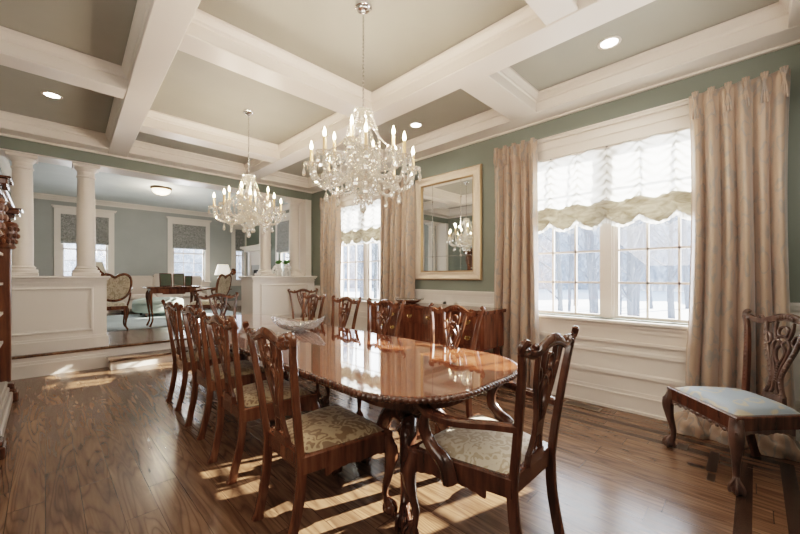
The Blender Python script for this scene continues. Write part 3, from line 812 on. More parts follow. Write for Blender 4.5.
for i, (x, y) in enumerate(rights):
    put((x,y,0), PI/2, '%s carved mahogany side chair, counting from the foreground armchair, along the window side' % ORD[i], GW)
put((3.50,6.02,0), PI-.35, 'carved mahogany side chair standing in the corner by the half wall, away from the table', 'spare side chairs')
cc = make_chair('dining_chair', 'carved side chair with pale blue silk seat standing alone by the curtain', 'chair', M_mahog_d, M_seat_b, False, M_carved)
cc.location = (3.30,.085,0); cc.rotation_euler = (0,0,math.radians(41)); cc.scale = (1.08,.97,1.0)
ac = make_chair('armchair', 'mahogany armchair with cream seat and scrolled arms, its back to the viewer', 'armchair', M_mahog_d, M_seat_c, True)
ac.location = (1.58,.95,0); ac.rotation_euler = (0,0,0)
a2 = copy_tree(ac); place(a2, (1.80,5.27,0), PI, 'mahogany armchair at the end of the table next to the steps')

# ------------------------------------------------------------------ dining table
tb = thing('dining_table', 'long polished mahogany dining table with gadrooned edge and two pedestals', 'table', (1.625,3.02,0))
hx, hy, R = .575, 2.07, .42
def outline(off=0, n=18):
    pts = []
    for (cx, cy, a0) in ((hx-R, hy-R, 0), (-hx+R, hy-R, PI/2), (-hx+R, -hy+R, PI), (hx-R, -hy+R, 1.5*PI)):
        for i in range(n+1):
            a = a0+PI/2*i/n; pts.append((cx+(R+off)*cos(a), cy+(R+off)*sin(a)))
    return pts
MB().poly(outline(0), .732, .760).build('table_top', M_top, tb)
m = MB(); ol = outline(.004, 40)
# resample evenly for the rope-twist gadroon
dense = []; L = 0; P = ol+[ol[0]]
for i in range(len(P)-1):
    d = math.hypot(P[i+1][0]-P[i][0], P[i+1][1]-P[i][1]); n = max(1, round(d/.0055))
    for k in range(n): dense.append((P[i][0]+(P[i+1][0]-P[i][0])*k/n, P[i][1]+(P[i+1][1]-P[i][1])*k/n))
n = len(dense); seg = 10; vs = []
for i, (x, y) in enumerate(dense):
    xa, ya = dense[i-1]; xb, yb = dense[(i+1) % n]; tx, ty = xb-xa, yb-ya; l = math.hypot(tx,ty); nx, ny = ty/l, -tx/l
    for j in range(seg):
        a = 2*PI*j/seg; r = .0165*(1+.17*sin(2*PI*i/5.0+2*a))
        vs.append((x+nx*r*cos(a), y+ny*r*cos(a), .744+r*sin(a)*.95))
m.add(vs, [(i*seg+j, i*seg+(j+1) % seg, ((i+1) % n)*seg+(j+1) % seg, ((i+1) % n)*seg+j) for i in range(n) for j in range(seg)])
m.build('gadrooned_edge', M_mahog_d, tb, True, label='dark rope-twist carved edge')
m = MB(); o2 = outline(-.10)
m.poly(o2, .66, .735); m.build('apron', M_mahog, tb)
for (py, rot) in ((-1.50, 0), (1.5, PI)):
    m = MB()
    pr = [(.06,.30),(.085,.31),(.095,.34),(.07,.37),(.062,.39),(.075,.41),(.09,.44),(.10,.47),(.09,.50),(.065,.52),(.06,.53),(.078,.545),(.078,.56),(.055,.575),(.058,.62),(.085,.645),(.12,.655),(.13,.67)]
    m.lathe(pr, seg=24)
    for j in range(10):
        a = 2*PI*j/10; m.ball((.088*cos(a), .088*sin(a), .468), .022, .022, .035, 6, 4)
    m.xf(Matrix.Translation((0,py,0))); col = m.build('pedestal_column', M_mahog_d, tb, True)
    for ang in (217, 97, 337):
        a = math.radians(ang)+rot; m = MB(); ca, sa = cos(a), sin(a)
        path = spl([(.04,.40),(.115,.43),(.19,.395),(.245,.30),(.285,.19),(.33,.105),(.385,.06)], 5)
        rr = [r for (r,) in spl([(.05,),(.052,),(.05,),(.042,),(.033,),(.027,),(.03,)], 5)]
        m.tube([(ca*r, py+sa*r, z) for r, z in path], rr, 12)
        m.ball((ca*.40, py+sa*.40, .038), .042, .042, .038, 12, 8)
        for d in (-.75, 0, .75, 2.6):
            b = a+d; fx, fy = ca*.40, py+sa*.40
            m.tube(spl([(ca*.36, py+sa*.36, .10), (fx+.03*cos(b), fy+.03*sin(b), .082), (fx+.046*cos(b), fy+.046*sin(b), .045), (fx+.042*cos(b), fy+.042*sin(b), .008)], 3), .0105, 6)
        for j in range(7):
            r, z = path[8+j*2]; m.ball((ca*(r+.02), py+sa*(r+.02), z+.028), .024-.0015*j, .024-.0015*j, .020, 6, 4)
        m.build('pedestal_leg', M_mahog_d, tb, True)

# crystal bowl
cb = thing('crystal_bowl', 'boat-shaped cut crystal bowl on the polished table', 'bowl', (1.76,3.17,.762), math.radians(-42))
def bowl(u, v):
    a = 2*PI*u; r = .25*(v**.55); sc = 1+.05*abs(sin(6*a))*v
    z = .012+.085*v**1.6 + .035*v**3*cos(2*a) + .008*v*abs(sin(9*a))
    return (r*cos(a)*sc, r*.62*sin(a)*sc, z)
o = MB().grid(bowl, 72, 10).build('bowl_body', M_crysbowl, cb, True, sharp=.25); s = o.modifiers.new('t', 'SOLIDIFY'); s.thickness = .008
m = MB()
for i in range(24):
    a0 = 2*PI*i/24
    m.tube([(.25*(v**.55)*cos(a0+.5*v)*1.02, .155*(v**.55)*sin(a0+.5*v)*1.02, .008+.085*v**1.6+.035*v**3*cos(2*(a0+.5*v))) for v in (.15,.35,.55,.75,.95)], .006, 5)
m.build('cut_ribs', M_crysbowl, cb)
MB().lathe([(.07,0),(.075,.006),(.06,.014)], seg=24).build('foot', M_crysbowl, cb, True)

# ------------------------------------------------------------------ sideboard
sb = thing('sideboard', 'mahogany sideboard with brass pulls under the gold-framed mirror', 'sideboard', (3.60,2.98,0))
hw, dp = .93, .15
m = MB()
def ser(y):   # serpentine front
    t = y/hw; return -.25 + .035*cos(t*PI*1.5)**2 - .03
top = [(dp, -hw-.03), (dp, hw+.03)] + [(ser(y)-.03, y*1.03) for y in [hw-2*hw*i/40 for i in range(41)]]
m.poly(top, .90, .925); m.poly([(x*1.0+(.006 if x < 0 else 0), y*.995) for x, y in top], .885, .90)
m.build('top', M_side, sb)
m = MB(); ct = [(dp-.01, -hw), (dp-.01, hw)] + [(ser(y), y) for y in [hw-2*hw*i/40 for i in range(41)]]
m.poly(ct, .50, .887)
n = 60; vs = []; fs = []
for i in range(n+1):
    y = hw-2*hw*i/n; d = .02+.11*abs(sin(PI*1.5*(y/hw+1)))**.5*0 + .10*(1-abs(cos(PI*1.5*(i/n)))**.7)
    vs += [(ser(y)+.0, y, .502), (ser(y)+.0, y, .50-(.12-d))]
for i in range(n): fs.append((2*i,2*i+2,2*i+3,2*i+1))
m.add(vs, fs); vs2 = [(x+.02,y,z) for x,y,z in vs]; m.add(vs2, fs)
m.build('case', M_side, sb)
for (y0, y1) in ((-.86,-.34), (-.30,.30), (.34,.86)):
    for (z0, z1) in (((.71,.865),) if y0 == -.30 else ((.71,.865), (.53,.69))):
        m = MB()
        def fr(u, v, y0=y0, y1=y1, z0=z0, z1=z1):
            y = y0+(y1-y0)*u; return (ser(y)-.010, y, z0+(z1-z0)*v)
        m.grid(fr, 12, 1)
        for (za, zb) in ((z0-.005,z0+.008),(z1-.008,z1+.005)):
            m.sweep([(ser(y)-.008, y, (za+zb)/2) for y in [y0+(y1-y0)*i/12 for i in range(13)]], [(-.008,-.006),(.008,-.006),(.008,.006),(-.008,.006)], up=(0,0,1))
        for y in (y0, y1): m.box(ser(y)-.016, ser(y)+.002, y-.007, y+.007, z0, z1)
        d = m.build('drawer', M_side, sb)
        ys2 = ((y0+y1)/2,) if y1-y0 < .5 else (y0+.14, y1-.14)
        for yc in ys2:
            h = MB(); x = ser(yc)-.014; zc = (z0+z1)/2
            h.lathe([(.001,-.004),(.028,-.004),(.030,0),(.001,.001)], c=(x,yc,zc), seg=12, axis='x', sy=.75)
            for s in (-1, 1): h.ball((x-.008, yc+s*.03, zc+.012), .008)
            h.tube(spl([(x-.014,yc-.032,zc+.012),(x-.018,yc-.026,zc-.012),(x-.02,yc,zc-.022),(x-.018,yc+.026,zc-.012),(x-.014,yc+.032,zc+.012)], 4), .0045, 6)
            h.build('handle', M_brass, d, True)
for (x, y) in ((ser(-.87)+.03,-.86),(ser(.87)+.03,.86),(ser(-.3)+.03,-.31),(ser(.3)+.03,.31),(dp-.05,-.86),(dp-.05,.86)):
    m = MB(); ox = -1 if x < 0 else 0; sy = 1 if y > 0 else -1
    path = spl([(x,y,.55),(x+ox*.01,y,.48),(x+ox*.025,y+sy*.005,.40),(x+ox*.01,y,.25),(x,y,.12),(x+ox*.012,y,.05)], 5)
    m.tube(path, [r for (r,) in spl([(.035,),(.038,),(.036,),(.024,),(.019,),(.026,)], 5)], 10)
    m.ball((x+ox*.02, y, .03), .034, .034, .03, 10, 6)
    m.build('leg', M_side, sb, True)
tr = thing('silver_tray', 'low scalloped silver tray on the sideboard against the wainscot', 'tray', (3.60,3.45,.926))
def trf(u, v):
    a = 2*PI*u; r = v; s = 1+.05*abs(sin(7*a))*(v > .6)
    return (.11*r*cos(a)*s, .24*r*sin(a)*s, .006+.05*max(0, v-.6)**1.3*3)
o = MB().grid(trf, 84, 10).build('tray_body', M_silver, tr, True); s = o.modifiers.new('t','SOLIDIFY'); s.thickness = .005; s.offset = 1
m = MB()
for s in (-1, 1): m.tube(spl([(-.05,s*.235,.05),(-.03,s*.275,.065),(.03,s*.275,.065),(.05,s*.235,.05)], 4), .006, 6)
m.build('handle', M_silver, tr, True)

# mirror
mr = thing('wall_mirror', 'large gold-framed panelled mirror hanging above the sideboard', 'mirror', (XW, 3.045, 1.25))
w, H, fw = .565, 1.48, .115
prof = [(-.0,.0),(0,.035),(.018,.05),(.03,.045),(.06,.03),(.085,.03),(.098,.04),(.108,.035),(.115,.012),(.115,0)]   # inward, outward from wall
def mframe(mb, prof):
    cor = [(-w,0,1,1),(w,0,-1,1),(w,H,-1,-1),(-w,H,1,-1)]; vs = []
    for (y,z,iy,iz) in cor:
        for (d, h) in prof: vs.append((-h, y+iy*d, z+iz*d))
    n = len(prof); fs = [(a*n+j, a*n+j+1, ((a+1)%4)*n+j+1, ((a+1)%4)*n+j) for a in range(4) for j in range(n-1)]
    mb.add(vs, fs)
m = MB(); mframe(m, prof); m.build('frame', M_gold, mr)
m = MB(); mframe(m, [(.108,0),(.108,.036),(.116,.038),(.124,.03),(.124,0)]); mframe(m, [(-.006,0),(-.006,.03),(.004,.04),(.012,.04),(.012,.0)]); m.build('gilt_bead', M_goldin, mr)
m = MB(); iw = w-.118; m.box(-.014, -.010, -iw, iw, .118, H-.118); m.build('mirror_glass', M_mirror, mr)
m = MB(); b = .075
ly = [-iw+.20, iw-.20]; lz = [.118+.21, H-.118-.02]
for y in ly: m.box(-.018,-.013, y-.0035, y+.0035, .12, H-.12)
m.box(-.018,-.013,-iw,iw,lz[0]-.0035,lz[0]+.0035)
for y in ly:
    for z in (lz[0], H-.36): m.lathe([(.001,-.022),(.010,-.021),(.014,-.014),(.014,-.012)], c=(0,y,z), seg=10, axis='x')
m.build('glazing_strips', M_silver, mr)

# ------------------------------------------------------------------ china cabinet
ch = thing('china_cabinet', 'carved mahogany china cabinet with open shelves at the edge of the frame', 'cabinet', (-.46,5.06,0))
# local: front is +X ; spans y -0.58..0.54
y0, y1, xf, xb = -1.30, .54, .175, -.23
m = MB().box(xb, xf, y0, y1, .10, .16); m.cbox(xb, xf+.05, y0-.02, y1+.02, 0, .10, .012); m.cbox(xb, xf+.025, y0-.01, y1+.01, .10, .15, .01); m.cbox(xb, xf+.01, y0, y1, .15, .21, .01)
m.build('plinth', mat('sheen_grey_plinth', (.42,.38,.35), .3), ch)  # pale grey puts reflections on the plinth moulding into its colour
MB().box(xb, xb+.02, y0, y1, .2, 1.95).build('back_panel', paint('pale_interior', (.55,.60,.56), .4), ch)
for ys_ in (y0+.03, y1-.12):
    m = MB().cbox(xf-.09, xf+.035, ys_, ys_+.09, .2, 1.60, .008)
    m.box(xf-.35, xf-.09, ys_+.02, ys_+.07, .2, 1.95)
    pst = m.build('post', M_cab, ch)
    m = MB(); cx, cy = xf+.0, ys_+.045
    m.lathe([(.055,1.58),(.075,1.60),(.06,1.63),(.065,1.66),(.085,1.74),(.078,1.80),(.09,1.83),(.075,1.86)], c=(cx,cy,0), seg=14)
    for j in range(12):
        a = 2*PI*j/12
        for (z, r) in ((1.66,.07),(1.72,.085),(1.79,.082)): m.ball((cx+r*cos(a+z*9), cy+r*sin(a+z*9), z), .018, .018, .026, 6, 4)
    m.build('capital', M_cab, pst, True)
    m = MB(); m.cbox(xf-.1, xf+.085, ys_-.035, ys_+.125, 0, .09, .01); m.cbox(xf-.1, xf+.07, ys_-.025, ys_+.115, .09, .13, .01); m.cbox(xf-.1, xf+.055, ys_-.015, ys_+.105, .13, .18, .01)
    m.build('plinth_block', M_mahog_d, pst)
    m = MB()
    for k, (o, za, zb) in enumerate(((.02,1.86,1.90),(.045,1.90,1.94),(.08,1.94,1.985),(.10,1.985,2.0))): m.cbox(xf-.12, xf+.02+o, ys_-.01-o, ys_+.10+o, za, zb, .008)
    m.build('cornice_block', M_mahog_d, pst)
shz = (.62, .92, 1.22, 1.52)
for z in shz: MB().box(xb, xf-.02, y0+.08, y1-.08, z-.012, z+.012).build('shelf', paint('pale_shelf_edge', (.62,.60,.52), .35), ch)
m = MB()
for k, (o, za, zb) in enumerate(((.0,1.90,1.95),(.03,1.95,1.99),(.06,1.99,2.03),(.075,2.03,2.05))): m.cbox(xb, xf-.02+o, y0-o, y1+o*.3, za, zb, .008)
m.build('cornice', M_cab, ch)
for i, (z, y, lab) in enumerate(((1.232,.25,'small framed picture on the upper shelf of the china cabinet'), (.932,.27,'small framed picture on the middle shelf of the china cabinet'))):
    f = thing('picture_frame', lab, 'picture frame', (-.345, 5.06+y, z), 0, 'frames on the china cabinet shelves')
    m = MB()
    for (a, b, za, zb) in ((-.08,.08,0,.018),(-.08,.08,.182,.20),(-.08,-.062,0,.2),(.062,.08,0,.2)): m.cbox(-.008,.01,a,b,za,zb,.003)
    m.box(-.03,-.008,-.01,.01,0,.12); m.xf(Matrix.Rotation(-.12,4,'Y')); m.build('frame', M_goldin, f)
    MB().box(-.004,.002,-.064,.064,.016,.184).xf(Matrix.Rotation(-.12,4,'Y')).build('picture', paint('faded_photo%d' % i, (.45,.40,.34), .4, .3), f)

# ------------------------------------------------------------------ chandeliers
def make_chandelier(label, chain_len, zbot_to_top):
    """origin at the canopy (ceiling)"""
    root = thing('chandelier', label, 'chandelier', (0,0,0), 0, 'crystal chandeliers above the table')
    MB().lathe([(.055,0),(.062,-.006),(.058,-.018),(.045,-.024),(.04,-.034),(.018,-.04),(.012,-.055),(.004,-.06)], seg=24).build('canopy', M_chrome, root, True)
    T = -chain_len
    m = MB(); n = int((chain_len-.06)/.026)
    for i in range(n):
        z = -.06-.026*i; e = []
        for j in range(8):
            a = 2*PI*j/8; d = .007*cos(a)
            e.append((d, 0, z-.014+.018*sin(a)) if i % 2 else (0, d, z-.014+.018*sin(a)))
        m.tube(e, .0022, 5, closed=True)
    m.tube([(0.004*cos(k), .004*sin(k), -.05-(chain_len-.05)*k/24) for k in range(25)], .0022, 5)
    m.build('chain', M_chrome, root)
    B = T-zbot_to_top       # bottom tip
    Hh = zbot_to_top
    z = lambda f: T - Hh*f
    m = MB()
    m.lathe([(.004,z(0)),(.02,z(.005)),(.035,z(.03)),(.07,z(.05)),(.075,z(.06)),(.03,z(.08)),(.025,z(.10)),(.045,z(.13)),(.05,z(.16)),(.028,z(.19)),(.02,z(.22)),(.03,z(.26)),(.045,z(.33)),(.05,z(.38)),(.03,z(.43)),(.025,z(.47)),(.05,z(.50)),(.06,z(.54)),(.035,z(.57)),(.03,z(.62)),(.09,z(.66)),(.115,z(.70)),(.10,z(.745)),(.05,z(.78)),(.03,z(.80)),(.035,z(.83)),(.06,z(.85)),(.055,z(.88)),(.012,z(.92))], seg=16)
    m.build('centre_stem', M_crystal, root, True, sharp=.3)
    m = MB(); m.lathe([(.012,T+.0),(.012,z(.5)),(.012,z(.9))], seg=8); m.build('metal_rod', M_chrome, root)
    # top crown bobeche
    drops = []
    def dish(r, zz, nsc=12):
        mb = MB()
        def f(u, v):
            a = 2*PI*u; rr = r*v*(1+.07*cos(nsc*a)*v); return (rr*cos(a), rr*sin(a), zz - .012 + .03*v*v)
        mb.grid(f, nsc*4, 4); return mb
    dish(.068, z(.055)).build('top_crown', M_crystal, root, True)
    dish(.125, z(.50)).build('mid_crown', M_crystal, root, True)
    def drop_mesh(L=.07, w=.015):
        mb = MB()
        mb.lathe([(.0005,0),(.005,-.004),(.005,-.010),(.0008,-.014)], seg=6)
        mb.lathe([(.0008,-.014),(w*.45,-.014-L*.25),(w,-.014-L*.62),(w*.85,-.014-L*.82),(.0008,-.014-L)], seg=6)
        return mb
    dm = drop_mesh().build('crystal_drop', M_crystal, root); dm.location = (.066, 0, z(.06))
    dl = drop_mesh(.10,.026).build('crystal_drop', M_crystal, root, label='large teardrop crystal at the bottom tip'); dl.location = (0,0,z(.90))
    def add_drop(p, sc=1.0):
        o = dm.copy(); C.objects.link(o); o.parent = root; o.location = p; o.scale = (sc,sc,sc)
    for j in range(1, 8): a = 2*PI*j/8; add_drop((.066*cos(a), .066*sin(a), z(.06)))
    for j in range(10): a = 2*PI*j/10; add_drop((.12*cos(a), .12*sin(a), z(.50)), .8)
    for j in range(12): a = 2*PI*j/12; add_drop((.115*cos(a), .115*sin(a), z(.72)), .95)
    for j in range(8): a = 2*PI*j/8+.2; add_drop((.06*cos(a), .06*sin(a), z(.86)), .9)
    # arms
    arm0 = None
    specs = [(2*PI*j/8+.15, .365, .66, .60, 1.0) for j in range(8)] + [(2*PI*j/4+.55, .225, .55, .45, .9) for j in range(4)]
    tips = []
    for kind in (0, 1):
        rows = specs[:8] if kind == 0 else specs[8:]
        a, r, zs, ze, s = rows[0]
        arm = MB()
        path = spl([(.03,0,z(zs)), (r*.25,0,z(zs)-.0), (r*.45,0,z(zs)-.075), (r*.72,0,z(zs)-.105), (r*.93,0,z(zs)-.07), (r,0,z(zs)+.0), (r,0,z(ze))], 6)
        arm.sweep(path, [(.014*cos(2*PI*q/6), .014*sin(2*PI*q/6)) for q in range(6)], rolls=[i*.35 for i in range(len(path))])
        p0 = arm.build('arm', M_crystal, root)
        db = MB()
        def f(u, v, r=r, ze=ze):
            aa = 2*PI*u; rr = .056*v*(1+.06*cos(10*aa)*v); return (r+rr*cos(aa), rr*sin(aa), z(ze)+.004-.004*v+.018*v*v)
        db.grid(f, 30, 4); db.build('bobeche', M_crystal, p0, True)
        fb = MB()
        for q in range(10):
            aa = 2*PI*(q+.5)/10; o_ = len(fb.v)
            fb.lathe([(.0008,0),(.005,-.008),(.006,-.022),(.0008,-.034)], c=(r+.053*cos(aa), .053*sin(aa), z(ze)+.014), seg=5)
        fb.tube([(r+.053*cos(2*PI*q/20), .053*sin(2*PI*q/20), z(ze)+.0125) for q in range(20)], .0028, 5, closed=True)
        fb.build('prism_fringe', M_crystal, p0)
        MB().lathe([(.010,z(ze)),(.014,z(ze)+.012),(.0125,z(ze)+.02),(.0115,z(ze)+.11),(.010,z(ze)+.113),(.004,z(ze)+.118)], c=(r,0,0), seg=10).build('candle', M_candle, p0, True)
        MB().lathe([(.002,z(ze)+.112),(.009,z(ze)+.122),(.012,z(ze)+.136),(.009,z(ze)+.152),(.004,z(ze)+.168),(.0005,z(ze)+.180)], c=(r,0,0), seg=8).build('bulb', M_flame, p0, True, label='lit flame-shaped bulb')
        p0.rotation_euler = (0,0,a)
        for (a2, *_r) in rows[1:]:
            q = copy_tree(p0, root); q.rotation_euler = (0,0,a2)
        for (aa, *_r) in rows:
            tips.append((aa, r, z(ze)))
            for d in ((0, 2.1, 4.2) if kind == 0 else (0, PI)):
                add_drop((r*cos(aa)+.052*cos(aa+d), r*sin(aa)+.052*sin(aa+d), z(ze)+.008), 1.0)
            add_drop((r*.72*cos(aa), r*.72*sin(aa), z(zs)-.115), 1.15)
    # bead strings: from mid crown out to the arm tips, crown to crown, and swags between the arms
    def beads(pts, rad=.0078):
        mb = MB(); L = 0; last = Vector(pts[0])
        mb.ball(pts[0], rad, seg=6, rings=4)
        for p in pts[1:]:
            v = Vector(p)
            if (v-last).length >= rad*2.1: mb.ball(p, rad, seg=6, rings=4); last = v
        return mb
    for j in range(8):
        a = specs[j][0]; p = []
        for i in range(80):
            t = i/79; r = .06+(.365-.06)*t; zz = z(.07)+(z(.60)+.01-z(.07))*(t**.55); p.append((r*cos(a), r*sin(a), zz))
        if j % 2 == 0: beads(p, .0078).build('bead_string', M_crystal, root)
        p = []
        a2 = specs[(j+1) % 8][0]
        if a2 < a: a2 += 2*PI
        for i in range(80):
            t = i/79; aa = a+(a2-a)*t; r = .36-.05*sin(PI*t); p.append((r*cos(aa), r*sin(aa), z(.60)-.0-.13*sin(PI*t)))
        beads(p).build('bead_string', M_crystal, root)
        p = []
        for i in range(80):
            t = i/79; r = .12+.04*sin(PI*t); aa = a; p.append((r*cos(aa), r*sin(aa), z(.5)-(z(.5)-z(.72))*t))
        beads(p).build('bead_string', M_crystal, root)
        p = []
        for i in range(60):
            t = i/59; r = .058+.03*sin(PI*t)+.06*t; p.append((r*cos(a+.2), r*sin(a+.2), z(.06)-(z(.06)-z(.5))*t))
        beads(p, .0078).build('bead_string', M_crystal, root)
        p = []
        for i in range(60):
            t = i/59; r = .115*(1-t)+.03; p.append((r*cos(a), r*sin(a), z(.73)-(z(.73)-z(.88))*t-.02*sin(PI*t)))
        beads(p).build('bead_string', M_crystal, root)
    return root
ch1 = make_chandelier('large crystal chandelier with lit candle bulbs over the near half of the table', .74, .72)
ch1.location = (1.625, 2.0, ZC)
ch2 = copy_tree(ch1)
ch2.location = (1.71, 4.25, ZC); ch2.rotation_euler = (0,0,.3)
ch2['label'] = 'crystal chandelier hanging over the far half of the table near the columns'

# recessed downlights
dlab = ['recessed downlight above the big window and single blue-seated chair', 'recessed downlight in the coffer above the mirror', 'recessed downlight in the coffer near the far window', 'recessed downlight in the coffer above the china cabinet']
for i, (x, y) in enumerate(((3.33,.86), (3.38,3.09), (3.42,5.37), (.053,5.35))):
    d = thing('recessed_downlight', dlab[i], 'ceiling light', (x,y,ZC), 0, 'recessed downlights')
    MB().lathe([(.062,-.001),(.085,-.001),(.088,-.006),(.080,-.010),(.064,-.008),(.062,-.001)], seg=28, caps=False).build('trim_ring', M_white, d, True)
    MB().lathe([(.001,-.003),(.063,-.004),(.063,-.001)], seg=24).build('lens', M_down, d, True)
    l = bpy.data.lights.new('downlight', 'SPOT'); l.energy = 30; l.color = (1,.88,.72); l.spot_size = 2.2; l.spot_blend = .8; l.shadow_soft_size = .015
    lo = bpy.data.objects.new('downlight_lamp', l); C.objects.link(lo); lo.location = (x,y,ZC-.016)

# floor register by the wall
fv = thing('floor_vent', 'brown slotted floor register by the baseboard under the big window', 'vent', (3.80,1.22,.0))
MB().cbox(-.065,.065,-.17,.17,0,.006,.002).build('frame', mat('vent_frame', (.17,.13,.09), .45), fv)
m = MB()
for i in range(18): m.box(-.045,.045,-.148+.0168*i,-.148+.0168*i+.011,.006,.008)
m.build('grille', M_vent, fv)
# greek-key corner pieces of the floor inlay
m = MB(); d = .0012
def strip(x0,x1,y0_,y1_): m.box(x0,x1,y0_,y1_,0,d)
for (x0,x1,ya,yb) in ((3.13,3.50,.18,.235),(3.13,3.18,.242,.33),(3.38,3.50,.36,.42),(2.98,3.10,.18,.22),(3.30,3.35,.10,.173)): strip(x0,x1,ya,yb)
k = m.build('greek_key_inlay', mat('ebony_inlay', (.03,.018,.012), .3), bpy.data.objects['floor'])

# ------------------------------------------------------------------ sitting room furniture
rg = MB().cbox(0,3.75,8.28,11.5,LF,LF+.012,.004).build('area_rug', M_rug); tag(rg, 'large blue-grey rug on the raised sitting room floor', 'rug')
# sofa
so = thing('sofa', 'long blush cream sofa below the sitting room window', 'sofa', (2.50,11.93,LF))
m = MB().cbox(-1.12,1.12,-.36,.38,.12,.40,.03); m.build('frame_base', M_sofa, so)
for s in (-1, 1):
    m = MB()
    m.sweep([(s*1.03,-.38,.0),(s*1.03,.36,.0)], [(-.10,.12),(.10,.12),(.10,.52)] + [(.11*cos(a),.56+.11*sin(a)) for a in [i*PI/8 for i in range(9)]] + [(-.10,.52)], up=(0,0,1)); m.build('arm', M_sofa, so, True)
for k in (-1, 0, 1):
    def sc(u, v, k=k): 
        e = (1-abs(2*u-1)**5)*(1-abs(2*v-1)**5); return (k*.62-.305+.61*u, -.40+.62*v, .42+.10*e**.4 if e > 0 else .42)
    MB().grid(sc, 14, 14).build('seat_cushion', M_sofa, so, True, sharp=PI)
    MB().cbox(k*.62-.31,k*.62+.31,.12,.38,.40,1.08-.06*abs(k),.06).build('back_cushion', M_sofa, so, True)
m = MB()
for x in (-1,1):
    for y in (-.3,.3): m.lathe([(.03,.12),(.035,.08),(.02,.02),(.022,0)], c=(x,y,0), seg=10)
m.build('feet', M_mahog, so)
# ottoman
ot = thing('ottoman', 'round pale mint tufted ottoman in front of the sofa', 'ottoman', (2.05,10.75,LF+.012))
m = MB().lathe([(.50,.10),(.54,.13),(.55,.28),(.53,.33)], seg=36); m.build('base', M_otto, ot, True)
def otop(u, v):
    a = 2*PI*u; r = .55*v; bt = .5+.5*cos(9*a)*cos(14*v); return (r*cos(a), r*sin(a), .33+.12*(1-v**6)**.5-.014*bt*(v < .9))
MB().grid(otop, 54, 20).build('tufted_top', M_otto, ot, True, sharp=PI)
for j in range(4):
    a = PI/4+PI/2*j; MB().lathe([(.035,.11),(.04,.08),(.025,.05),(.03,.02),(.015,0)], c=(.45*cos(a),.45*sin(a),0), seg=10).build('leg', M_mahog_d, ot, True)
# console table
ct_ = thing('console_table', 'narrow carved wooden table holding photo frames before the ottoman', 'table', (1.86,8.52,LF+.012))
def ctop(u): return u
m = MB().cbox(-.46,.46,-.20,.20,.745,.775,.01); m.cbox(-.48,.48,-.22,.22,.765,.785,.008); m.build('top', M_mahog, ct_)
MB().box(-.40,.40,-.16,.16,.655,.745).cbox(-.2,.2,-.165,-.15,.63,.70).build('apron', M_mahog, ct_)
for sx in (-1,1):
    for sy in (-1,1):
        x, y = sx*.38, sy*.14; path = spl([(x,y,.70),(x+sx*.02,y+sy*.01,.60),(x,y,.35),(x-sx*.02,y,.15),(x+sx*.02,y+sy*.01,.02),(x+sx*.03,y+sy*.015,0.0)], 5)
        MB().tube(path, [r for (r,) in spl([(.03,),(.032,),(.02,),(.015,),(.02,),(.02,)], 5)], 8).build('leg', M_mahog, ct_, True)
for i, (x, y, a, lab) in enumerate(((-.11,-.0,.1,'dark green photo in a frame, standing in front on the narrow table'), (.125,.02,-.15,'dark green photo in a frame, standing beside the first frame'), (.31,.06,-.5,'smaller photo frame turned sideways on the narrow table'))):
    sx, hh = ((.11,.27),(.10,.27),(.07,.22))[i]
    f = thing('photo_frame', lab, 'picture frame', (1.86+x, 8.52+y, LF+.012+.786), a, 'photo frames on the narrow table')
    R_ = Matrix.Rotation(-.15,4,'X'); m = MB()
    for (a0,a1,za,zb) in ((-sx,sx,0,.016),(-sx,sx,hh-.016,hh),(-sx,-sx+.016,0,hh),(sx-.016,sx,0,hh)): m.cbox(a0,a1,-.01,.008,za,zb,.003)
    m.xf(R_); m.box(-.012,.012,.0,.09,0,.012); m.build('frame', M_mahog_d, f)
    MB().box(-sx+.014,sx-.014,-.004,.002,.014,hh-.014).xf(R_).build('photo', M_photo, f)
